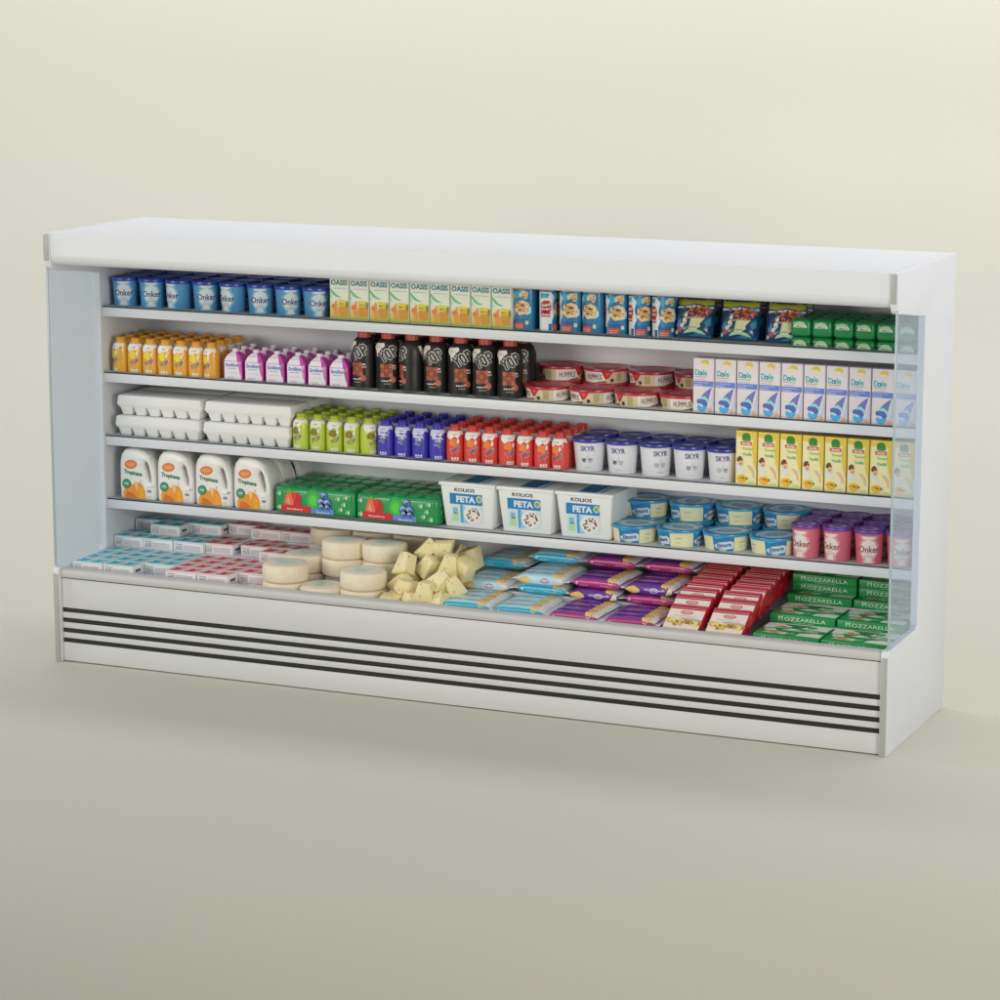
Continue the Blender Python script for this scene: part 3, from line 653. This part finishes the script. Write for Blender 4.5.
def bag(name, cat, topc, edgec, crackc, label_front, words, th=.046):
    t = thing(name, '', cat); a_, b_ = .106, .135
    def hz(x, y):
        return th / 2 * max(0, 1 - abs(x / (a_ + .002)) ** 5) ** .55 * max(0, 1 - abs(y / (b_ + .001)) ** 14) ** .5
    tm = M(topc, .3, 'film', .08, 18, coat=.4); em = M(edgec, .3, 'film', .06, 18, coat=.4)
    xs = [-a_ * math.cos(PI * i / 16) for i in range(17)]; ys = [-b_ * math.cos(PI * i / 18) for i in range(19)]
    t2 = bmesh.new(); G = {}
    for s in (-1, 1):
        for i, x in enumerate(xs):
            for j, y in enumerate(ys):
                G[s, i, j] = t2.verts.new((x, y, th / 2 + s * max(.0008, hz(x, y) * (1 + .05 * math.sin(x * 90 + y * 35)))))
    for s in (-1, 1):
        for i in range(16):
            for j in range(18):
                q = [G[s, i, j], G[s, i + 1, j], G[s, i + 1, j + 1], G[s, i, j + 1]]; f = t2.faces.new(q if s > 0 else q[::-1]); f.material_index = 1 if (j < 2 and ys[j] < 0) else 0
    for i in range(16):
        t2.faces.new((G[-1, i, 0], G[-1, i + 1, 0], G[1, i + 1, 0], G[1, i, 0])).material_index = 1; t2.faces.new((G[-1, i, 18], G[1, i, 18], G[1, i + 1, 18], G[-1, i + 1, 18]))
    for j in range(18):
        t2.faces.new((G[-1, 0, j], G[1, 0, j], G[1, 0, j + 1], G[-1, 0, j + 1])); t2.faces.new((G[-1, 16, j], G[-1, 16, j + 1], G[1, 16, j + 1], G[1, 16, j]))
    b = MB(); b.mi(tm); b.mi(em); b.merge(t2); b.build('film_wrap', t, 50)
    cm = M('e6e2dc', .35, 'film')
    for s in (-1, 1): b = MB(); b.box(min(s * .104, s * .124), -b_ + .004, th / 2 - .0012, max(s * .104, s * .126), b_ - .004, th / 2 + .0012, cm, .0005); b.build('crimped_end', t)
    a = Art(); cr = M(crackc); cr2 = M('e0c07a')
    a.poly([(.058, -.132), (.1058, -.132), (.1058, .132), (.070, .132)], M('eeeae4'), 0)
    for k in range(7):
        a.blob(.066, -.115 + k * .038, .020, cr if k % 2 else cr2, 1 + k % 2, 12, .18, k)
    for k in range(3): a.poly([(-.095, -.09 + k * .075), (.045, -.09 + k * .075), (.035, -.06 + k * .075), (-.095, -.055 + k * .075)], M(words[1]), 1)
    for k in range(3): a.text(words[0], -.022, -.074 + k * .075, .013, M(words[2]), 2, w=.08, bold=.03)
    b = MB(); b.art(a, lambda u, v, l: Vector((u, v, th / 2 + max(.0008, hz(u, v)) * 1.05 + EPS * (l + 1))), .014, .02)
    def ff(u, v, l):
        tt = v / (th / 2); lim = max(.0008, hz(u, -b_ + .012))
        return Vector((u, -b_ - .0012 - EPS * l + .006 * tt * tt, th / 2 + lim * tt * .86))
    a = Art(); q = th / 2 * .95
    if label_front:
        a.rect(-.100, -q, .100, q, M(label_front), 0); a.blob(-.075, -.002, .021, cr, 1, 14, .15, 4, 1.5).blob(-.060, -.006, .013, cr2, 2, 12, .2, 5, 1.4)
        a.ell(.020, 0, .020, .014, M(words[3]), 1).ell(.020, 0, .015, .009, M(label_front), 2).text(words[0][:5], .020, 0, .006, M(words[3]), 3, w=.022, bold=.04).poly([(.07, -q), (.1, -q), (.1, q), (.085, q)], M('d8cfc0'), 1)
        a.text(words[0], .020, .004, .011, M(words[2]), 4, w=.085, bold=.03)
    else:
        a.text(words[0], .045, -.006, .008, M(words[2]), 1, w=.055, bold=.02).ell(-.085, 0, .006, .01, M(words[2]), 1).lines(-.07, -.012, -.03, -.004, 1, M(words[2]), 1)
    b.art(a, ff, .014, .008); b.build('label_print', t)
    return t
bag_be = bag('blue_cheese_bag', 'cheese bag', 'bce6f0', '2ba4c4', 'd2ac6c', None, ('Crispy', 'e2f4f8', 'cfe8f0', 'c0506a'))
bag_bl = bag('blue_cheese_bag', 'cheese bag', '62b4d2', '8cc2dc', 'cf9e4c', '9ccbe0', ('', '1d94b4', 'b85070', 'b85070')) if 0 else bag('blue_cheese_bag', 'cheese bag', 'b4e0ee', 'acd6e8', 'd2ac6c', 'c0e0ec', ('Crispy', 'e2f4f8', 'd8ecf4', 'b04a6c'))
bag_pe = bag('purple_cheese_bag', 'cheese bag', '6c3896', 'a82c70', 'e0b04c', None, ('Golden', '7a3f9e', 'd9a0c4', 'e4d8ee'))
bag_pl = bag('purple_cheese_bag', 'cheese bag', '6c3896', '5e3088', 'e0b04c', '5e3088', ('Golden', '8a4aa0', 'e0d4ea', 'e4d8ee'))

def redpack():
    t = thing('red_snack_pack', '', 'snack pack'); w, L, th = .160, .150, .036; rd = M('b3122c', .32, 'film', .05, 20, coat=.4)
    b = MB(); b.box(-w / 2, 0, 0, w / 2, L, th, rd, .006, 2); b.build('pack_wrap', t)
    a = Art(); x0, x1 = -w / 2 + .005, w / 2 - .006
    a.rect(x0, .006, x1, .119, M('f0e2da'), 0).rect(x0, .006, x1, .018, M('e8cfa0'), 1)
    rn = random.Random(2)
    for k in range(9): a.blob(x0 + .014 + k * .016, .048 + rn.uniform(-.006, .008), .015, M(('cfae54', 'e0c878', 'a9803a')[k % 3]), 2 + k % 2, 10, .3, k)
    for k in range(5): a.blob(x0 + .03 + k * .022, .046, .004, M('4a3a24'), 4, 6, .3, k)
    a.poly([(x0 + .05, .068), (x0 + .08, .074), (x1 - .02, .070), (x1, .066), (x1, .056), (x0 + .07, .062)], M('b8a898'), 4)
    a.ell(0, .102, .026, .011, M('c04a4e'), 2).ell(0, .102, .020, .007, M('e4cfc8'), 3).text('Gusto', 0, .102, .007, M('a8303c'), 4, w=.03, bold=.03)
    a.lines(-.05, .080, .05, .086, 1, M('a8b4b8'), 2)
    a.rect(x0, .126, x1, .1285, M('e0b0b0'), 1).rect(x0, .140, x1, .1415, M('dc9aa0'), 1)
    b = MB(); b.art(a, top(th)); b.build('label_print', t)
    return t
redp = redpack()

def mozz():
    t = thing('mozzarella_box', '', 'cheese box'); w, d, h = .268, .200, .0345; gm = M('1c8a46', .4, 'card', .04)
    b = MB(); b.box(-w / 2, -d / 2, 0, w / 2, d / 2, h, gm, .0015); b.build('box_body', t)
    a = Art(); a.text('M', -.090, .0195, .0185, M('dfe8d8'), 1).text('OZZARELLA', .012, .018, .0145, M('dfe8d8'), 1, w=.172).lines(-.04, .004, .05, .008, 1, M('9fcfa4'), 1)
    b = MB(); b.art(a, front(-d / 2)); a = Art(); wm = M('dfe2d4')
    x0, x1, y0, y1 = -w / 2 + .002, w / 2 - .002, -d / 2 + .002, d / 2 - .002
    a.poly([(x0, .02), (x0 + .09, .03), (x0 + .11, .06), (x0 + .06, y1), (x0, y1)], wm, 0).poly([(.03, -.075), (x1, -.085), (x1, -.03), (.09, -.02), (.04, -.04)], wm, 0).poly([(x0 + .02, -.06), (-.02, -.07), (.0, -.045), (-.05, -.03)], wm, 0)
    a.poly([(.02, .04), (.09, .03), (x1, .06), (x1, y1), (.05, y1)], M('e2e0c8'), 0).poly([(.0, .0), (.07, .0), (.11, .015), (.03, .02)], M('b7d8a8'), 1)
    a.poly([(-.05, .0), (.03, -.012), (.06, .012), (-.02, .03)], M('cfdcc0'), 1).poly([(.06, .03), (x1, .02), (x1, .05), (.09, .055)], M('e6e4d0'), 1).poly([(-.11, -.03), (-.06, -.02), (-.08, .012), (-.12, .01)], M('c4d8b8'), 1)
    a.ell(-.062, -.052, .036, .020, M('d9c8a0'), 2).ell(-.062, -.052, .022, .011, M('c4714c'), 3).ell(-.060, .045, .030, .022, M('d6bf96'), 2).ell(-.055, .045, .016, .010, M('bf6a48'), 3)
    a.blob(.06, .065, .02, M('3fa05c'), 2, seed=3).blob(-.01, .065, .014, M('2a7a48'), 2, seed=4).blob(.01, -.055, .014, M('63b070'), 2, seed=6)
    a.text('MOZZARELLA', .045, -.004, .018, M('dfe8d8'), 3, w=.12, bold=.02)
    b.art(a, top(h)); b.build('label_print', t)
    return t
mozzp = mozz()

# ------------------------------------------------------------------ filling the shelves
rnd = random.Random(11)
def grid(proto, desc, group, x0, pitch, n, ys, z0, yaws=None, jit=0., face=0., layer='', spread=30, first=0, dx=0.):
    for j, y in enumerate(ys):
        for i in range(n):
            if j == 0 and yaws: yaw = yaws[i]
            else: yaw = rnd.uniform(-spread, spread) if spread else 0
            rowt = f", {ROW[j + first]} row" if len(ys) + first > 1 else ''
            lab = f"{desc}, {ORD[i]} from the left{layer}{rowt}"
            place(proto, (x0 + (i + .5) * pitch + (rnd.uniform(-jit, jit)) + j * dx, y + rnd.uniform(-jit, jit), z0 + .0008), lab, group, R(face + yaw))
S1, S2, S3, S4 = SH[1], SH[2], SH[3], SH[4]
# top shelf
grid(blue_cup, 'blue yogurt cup with dark blue lid', 'blue yogurt cups on the top shelf', .042, .1348, 8, [.484, .611, .737], S1, [-5, 0, -42, 5, -36, 0, 14, 14], face=24)
grid(oasisc, 'yellow and cream fruit juice carton on the top shelf', 'juice cartons on the top shelf', 1.1465, .0938, 9, [.452], S1, [0] * 9, spread=0)
grid(cookie, 'blue cookie snack tub', 'cookie snack tubs on the top shelf', 1.985, .1015, 7, [.462, .540], S1, [-14, 88, 4, -20, 10, 34, 36], face=12, spread=40)
for j, y in enumerate((.468, .556)):
    for i in range(3): place(pouchp, (2.772 + i * .193, y, S1 + .002), f"blue pouch with olive top and red print, {ORD[i]} from the left, {ROW[j]} row", 'snack pouches on the top shelf', rot=(R(-20), 0, R(8))).scale = (.90, 1, 1.02)
for L, zz in ((0, S1), (1, S1 + .039)):
    grid((act_low, act)[L], 'green small yogurt pack', 'green yogurt packs on the top shelf', 3.190, .0876, 6, [.458] if L == 0 else [.458, .532, .606, .680], zz, [0] * 6, spread=0, layer=(', bottom layer', ', top layer')[L])
# second shelf
grid(yop_y, 'small yellow drinking yogurt bottle', 'yellow bottles on the second shelf', .054, .0765, 7, [.458, .535, .612, .689], S2, [-46, -8, -12, -12, -16, -8, -40], face=24, jit=.0008)
grid(dan, 'white and magenta yogurt carton', 'magenta cartons on the second shelf', .616, .1025, 6, [.460, .540, .620], S2, [0] * 6, spread=0, face=6)
grid(choc, 'tall black drinking yogurt bottle with red cap', 'black bottles on the second shelf', 1.226, .1128, 7, [.475, .585], S2, [-26, 2, -62, -14, 10, -8, 2], face=24, spread=25, dx=.012)
grid(hummus, 'round red-lidded hummus tub', 'hummus tubs on the second shelf', 2.017, .1985, 4, [.520], S2, [40, -62, 26, -8], face=24, layer=', single tub in front')
for L in (0, 1):
    grid(hummus, 'red-lidded hummus tub in the back row', 'hummus tubs on the second shelf', 2.000, .202, 4, [.700], S2 + L * .0608, [12, 80, 34, 20], face=24, layer=(', lower layer', ', upper layer')[L])
grid(dolec, 'white and blue milkshake carton on the second shelf', 'milkshake cartons on the second shelf', 2.786, .0932, 10, [.450], S2, [0] * 10, spread=0)
# third shelf
for j, y in enumerate((.522, .712)):
    for L in (0, 1):
        for i in (0, 1):
            place(egg, (.295 + i * .444 - (1 - L) * .006, y - (1 - L) * .008, S3 + .0008 + L * .0915), f"white pulp egg carton, {('lower', 'upper')[L]} one of the {('left', 'right')[i]} {('front', 'rear')[j]} stack", 'egg cartons on the third shelf')
grid(yop_g, 'small lime green drinking yogurt bottle', 'green bottles on the third shelf', .946, .0812, 5, [.458, .535, .612, .689], S3, [-30, -18, -2, -8, 28], face=24, jit=.0008)
grid(yop_b, 'small violet-blue drinking yogurt bottle', 'violet bottles on the third shelf', 1.352, .0808, 4, [.458, .535, .612, .689], S3, [-22, -10, -14, 2], face=24, jit=.0008)
grid(yop_r, 'small red drinking yogurt bottle', 'red bottles on the third shelf', 1.676, .0800, 7, [.458, .535, .612, .689], S3, [-2, -2, -8, 16, -4, 2, -26], face=24, jit=.0008)
grid(skyr, 'white tub with dark blue lid', 'blue-lidded white tubs on the third shelf', 2.238, .1468, 5, [.492, .640], S3, [-10, -20, 14, 6, -8], face=24)
grid(arlac, 'yellow vanilla yogurt carton on the third shelf', 'yellow cartons on the third shelf', 2.972, .0932, 8, [.450], S3, [0] * 8, spread=0)
# fourth shelf
grid(jugp, 'white orange juice jug', 'orange juice jugs on the fourth shelf', .083, .1915, 4, [.480, .610], S4, [0] * 4, spread=0, face=2)
place(jugp, (.768, .735, S4 + .0008), 'white orange juice jug at the very back, behind the fourth jug', 'orange juice jugs on the fourth shelf', R(2))
for j, y in enumerate((.508, .690)):
    for i in (0, 1): place(multi, (1.062 + i * .393, y, S4 + .0008), f"green film-wrapped strawberry yogurt multipack, {('left', 'right')[i]} one of the {('front', 'back')[j]} row", 'green multipacks on the fourth shelf')
for i in range(3): place(fetap, (1.782 + i * .2655, .578, S4 + .0008), f"white rectangular feta tub, {('left one beside the green multipacks', 'middle one of three', 'right one beside the round tubs')[i]}", 'feta tubs on the fourth shelf')
grid(cream, 'round blue-lidded cream cheese tub', 'cream cheese tubs on the fourth shelf', 2.405, .2010, 4, [.515], S4, [-18, -58, -12, 2], face=24, layer=', single tub in front')
for L in (0, 1):
    grid(cream, 'blue-lidded cream cheese tub in the back row', 'cream cheese tubs on the fourth shelf', 2.385, .205, 4, [.698], S4 + L * .0738, [-20, 52, -60, 60], face=24, layer=(', lower layer', ', upper layer')[L])
grid(pink_cup, 'pink yogurt cup with purple lid', 'pink yogurt cups on the fourth shelf', 3.192, .1312, 4, [.484, .612, .738], S4, [-36, -40, -10, -4], face=24)

# lower deck ---- small boxes
def boxes(proto, colr, cols, l0, grp):
    for (x, y0, n, z, what) in cols:
        for k in range(n):
            place(proto, (x + .074, y0 + .043 + k * .088, z + .0006), f"{colr} cheese box, {what}" + (f", {ORD[k]} from the front" if n > 1 else ''), grp)
LZ = [.345, .390, .435, .480]
boxes(bbox, 'blue and white', [(.045, .090, 4, LZ[1], 'column along the side glass'), (.200, .090, 4, LZ[1], 'second column'), (.355, .178, 3, LZ[1], 'third column'),
    (.355, .080, 1, LZ[0], 'sunk lowest at the bumper'),
    (.036, .452, 2, LZ[2], 'second step, column by the side wall'), (.186, .452, 1, LZ[2], 'second step, middle one'), (.342, .452, 2, LZ[2], 'second step, column beside the red boxes'),
    (.040, .630, 1, LZ[3], 'top step at the back, by the side wall'), (.170, .545, 1, LZ[3], 'top step, front middle one'), (.190, .635, 1, LZ[3], 'top step, behind the middle one'), (.330, .635, 1, LZ[3], 'top step, next to the red boxes')], 0, 'blue cheese boxes on the lower deck')
boxes(rbox_, 'red and white', [(.512, .090, 4, LZ[1], 'column beside the blue boxes'), (.668, .090, 4, LZ[1], 'second column'), (.822, .178, 3, LZ[1], 'third column'),
    (.822, .080, 1, LZ[0], 'sunk lowest beside the cheese wheels'),
    (.482, .470, 2, LZ[2], 'second step, beside the blue boxes'), (.660, .490, 2, LZ[2], 'second step, middle column'), (.800, .400, 1, LZ[2], 'second step, beside the cheese wheels'), (.812, .500, 1, LZ[2], 'second step, behind another by the wheels'),
    (.486, .690, 1, LZ[3], 'top step at the back, beside the blue boxes'), (.630, .640, 1, LZ[3], 'top step, front middle one'), (.782, .640, 1, LZ[3], 'top step, next to the cheese wheels')], 0, 'red cheese boxes on the lower deck')
riser(.036, .092, .352, .440, LZ[1]); riser(.357, .180, .505, .440, LZ[1]); riser(.512, .092, .818, .392, LZ[1]); riser(.824, .180, .955, .392, LZ[1])
riser(.036, .4505, .478, .620, LZ[2]); riser(.4795, .4505, .79, .630, LZ[2]); riser(.800, .401, .935, .625, LZ[2]); riser(.036, .632, .940, .780, LZ[3]); riser(.175, .548, .315, .631, LZ[3])
# ---- cheese wheels
WH = [('front', 1.045, .185, (0, 1)), ('front', 1.232, .170, (0,)), ('front', 1.415, .185, (0, 1)), ('middle', 1.035, .395, (0, 1)), ('middle', 1.222, .392, (1, 2)), ('middle', 1.408, .405, (1, 2)),
      ('back', 1.045, .625, (2,)), ('back', 1.245, .640, (2,)), ('back', 1.440, .640, (2,))]
LW = ['bottom', 'second', 'third']
for k, (row, x, y, ls) in enumerate(WH):
    for L in ls: place(wheelp, (x, y, DECK + .0006 + L * .0765), f"round white cheese wheel, {LW[L]} layer, {('left', 'centre', 'right')[k % 3]} stack, {row} row", 'stacked cheese wheels on the lower deck', R(rnd.uniform(-20, 20)))
riser(1.16, .33, 1.47, .48, DECK + .0765); riser(.96, .56, 1.52, .73, DECK + .153)
# ---- cheese wedges: x, y, z, rotation in degrees
WD = [(1.722, .130, .440, 90, 0, 4, 'upright square piece in front'), (1.560, .120, .388, 8, 0, 30, 'low piece at the bumper beside the wheels'), (1.605, .170, .392, 0, 10, -50, 'low piece second from the wheels'),
      (1.665, .110, .390, 92, 0, 50, 'small low piece behind the bumper'), (1.568, .220, .450, 118, 35, 5, 'piece leaning left of the upright square one'), (1.625, .160, .435, 100, -70, 30, 'narrow piece tucked beside the upright square one'),
      (1.575, .255, .522, 62, -14, -24, 'flat-topped piece high on the left of the pile'), (1.660, .300, .512, 72, 24, -30, 'large piece in the middle of the pile'), (1.765, .190, .478, 52, 20, -28, 'pointed piece behind the upright square one'),
      (1.622, .370, .566, 44, -12, -58, 'topmost tilted piece'), (1.700, .380, .560, 88, 176, 10, 'tall piece standing point up'), (1.762, .285, .530, 92, 6, 12, 'square-ended piece under the tall point'),
      (1.840, .290, .510, 86, 196, -28, 'big piece standing point up beside the blue bags'), (1.800, .120, .400, 62, 20, 70, 'lowest piece by the blue bags'), (1.815, .205, .452, 84, -30, 48, 'low piece by the blue bags'),
      (1.710, .500, .520, 70, 20, 50, 'shaded piece at the back'), (1.790, .480, .520, 75, 160, -20, 'shaded piece at the back by the bags'), (1.600, .300, .440, 60, 20, 50, 'buried piece on the left'),
      (1.700, .240, .420, 50, 10, 20, 'buried piece in the middle of the pile'), (1.620, .480, .480, 80, 20, 40, 'shaded piece at the back by the wheels')]
for x, y, zz, a, b_, c_, what in WD:
    place(wedgep, (x, y, zz), f"pale yellow cheese wedge, {what}", 'cheese wedges piled on the lower deck', rot=(R(a), R(b_), R(c_))).scale = (.95, .95, .76)
# ---- bags
def bags(lst, colr, grp):
    for p, x, y, zz, what in lst: place(p, (x, y, zz), f"{colr} cheese bag, {what}", grp, R(rnd.uniform(-2.5, 2.5)))
bags([(bag_be, 1.918, .236, .379, 'front one beside the cheese wedges'), (bag_be, 2.154, .236, .379, 'front one beside the purple bags'),
      (bag_bl, 1.905, .460, .422, 'showing its logo above the front left bag'), (bag_be, 2.160, .475, .422, 'dark edge under the logo bag'), (bag_bl, 2.160, .455, .468, 'showing its logo, stacked on a dark-edged bag'),
      (bag_be, 1.905, .640, .478, 'back row beside the wedges'), (bag_be, 2.150, .650, .520, 'back row, highest one')], 'light blue', 'blue bags on the lower deck')
bags([(bag_pe, 2.403, .236, .379, 'front one beside the blue bags'), (bag_pe, 2.642, .236, .379, 'front one beside the red packs'),
      (bag_pl, 2.395, .462, .422, 'showing its logo beside the blue bags'), (bag_pe, 2.405, .480, .468, 'magenta edge, on top of the logo bag beside the blue bags'),
      (bag_pe, 2.640, .472, .422, 'magenta edge under the logo bag'), (bag_pl, 2.645, .462, .468, 'showing its logo, stacked beside the red packs'), (bag_pe, 2.400, .655, .520, 'back row beside the blue bags'), (bag_pe, 2.650, .660, .520, 'back row beside the red packs')], 'purple', 'purple bags on the lower deck')
riser(1.82, .115, 2.74, .352, .378); riser(1.82, .37, 2.74, .59, .421); riser(1.80, .60, 2.75, .77, .476)
# ---- red packs leaning up a slope, two files
RZ = [0, .028, .046, .056, .063, .071, .079, .086, .092]
for c, x in enumerate((2.868, 3.052)):
    for k in range(9):
        place(redp, (x + rnd.uniform(-.003, .003), .100 + k * .062, .368 + RZ[k]), f"red snack pack, {('file beside the purple bags', 'file beside the green boxes')[c]}, {ORD[k]} from the front", 'red packs filed on the lower deck', rot=(R(33), 0, R(rnd.uniform(-1.5, 1.5))))
# ---- mozzarella boxes
for c, x in enumerate((3.301, 3.581)):
    for k, (y, zz) in enumerate(((.205, .3790), (.415, .4140), (.632, .4490), (.700, .4840), (.700, .5190))):
        place(mozzp, (x, y, zz), f"green mozzarella box, {('column beside the red packs', 'column by the glass')[c]}, {('lowest at the bumper', 'second step', 'third step', 'back step, lower one', 'back step, upper one')[k]}", 'mozzarella boxes on the lower deck')
riser(3.17, .108, 3.716, .302, .3785); riser(3.17, .318, 3.716, .512, .4135); riser(3.17, .535, 3.716, .730, .4485)

# ------------------------------------------------------------------ studio sweep
bgm = M('cccaba', .85, 'backdrop_paper', .01, 1.5)
YW, RR = 1.05, 2.4
b = MB(); t = bmesh.new()
v = [t.verts.new(p) for p in ((-16, -16, 0), (20, -16, 0), (20, YW, 0), (-16, YW, 0))]; t.faces.new(v); b.merge(t, bgm)
fl = b.build('floor'); fl['kind'] = 'structure'; fl['label'] = 'plain beige studio floor'
b = MB(); t = bmesh.new(); pr = [(YW, 0)] + [(YW + RR * math.sin(R(a)), RR - RR * math.cos(R(a))) for a in range(3, 91, 3)] + [(YW + RR, 8)]
L0 = [t.verts.new((-16, y, z_)) for y, z_ in pr]; L1 = [t.verts.new((20, y, z_)) for y, z_ in pr]
for i in range(len(pr) - 1): t.faces.new((L0[i], L1[i], L1[i + 1], L0[i + 1]))
b.merge(t, bgm); bd = b.build('backdrop_wall', None, 60); bd['kind'] = 'structure'; bd['label'] = 'cream studio backdrop curving up from the floor'

# ------------------------------------------------------------------ light
def area(name, loc, target, sx, sy, power, col=(1, 1, 1)):
    l = bpy.data.lights.new(name, 'AREA'); l.shape = 'RECTANGLE'; l.size = sx; l.size_y = sy; l.energy = power; l.color = col
    o = bpy.data.objects.new(name, l); C.objects.link(o); o.location = loc
    o.rotation_euler = (Vector(target) - Vector(loc)).to_track_quat('-Z', 'Y').to_euler(); return o
warm, neutral = (1, .982, .92), (.975, .985, 1.09)
area('left_softbox', (-4, -11, 2.8), (1.8, .5, 1.4), 6, 3, 490, warm)
area('right_softbox', (9, -6, 2.2), (2.2, .5, 1.4), 3, 3, 282, warm)
area('case_strip_light', (1.9, -2.5, 3.6), (1.9, .25, .55), 5.5, .8, 36, warm)
area('backdrop_strip_light', (2.5, 1.6, 5.4), (2.5, 3.7, 1.5), 9, 1.2, 166, neutral)
area('right_backdrop_light', (7.5, 0, 4.5), (2.5, 4, 2.0), 2.5, 2.5, 108, neutral)
area('left_backdrop_light', (-4.5, -1, 4.5), (.5, 3.6, 2.4), 2.5, 2.5, 172, neutral)
w = bpy.data.worlds.new('World'); bpy.context.scene.world = w; w.use_nodes = True
w.node_tree.nodes['Background'].inputs[0].default_value = (1, .99, .975, 1); w.node_tree.nodes['Background'].inputs[1].default_value = .03

# ------------------------------------------------------------------ camera
cam = bpy.data.cameras.new('camera'); co = bpy.data.objects.new('camera', cam); C.objects.link(co)
y_, p_ = R(23.9772), R(-10.9224)
f = Vector((-math.sin(y_) * math.cos(p_), math.cos(y_) * math.cos(p_), math.sin(p_))); r = Vector((math.cos(y_), math.sin(y_), 0)); u = r.cross(f)
m = Matrix(((r.x, u.x, -f.x, 6.7819), (r.y, u.y, -f.y, -10.4721), (r.z, u.z, -f.z, 3.0952), (0, 0, 0, 1)))
co.matrix_world = m; cam.sensor_width = 36; cam.lens = 2905.82 / 1000 * 36; cam.clip_end = 200
sc = bpy.context.scene; sc.camera = co
sc.view_settings.view_transform = 'Standard'; sc.view_settings.look = 'None'; sc.view_settings.exposure = 0; sc.view_settings.gamma = 1
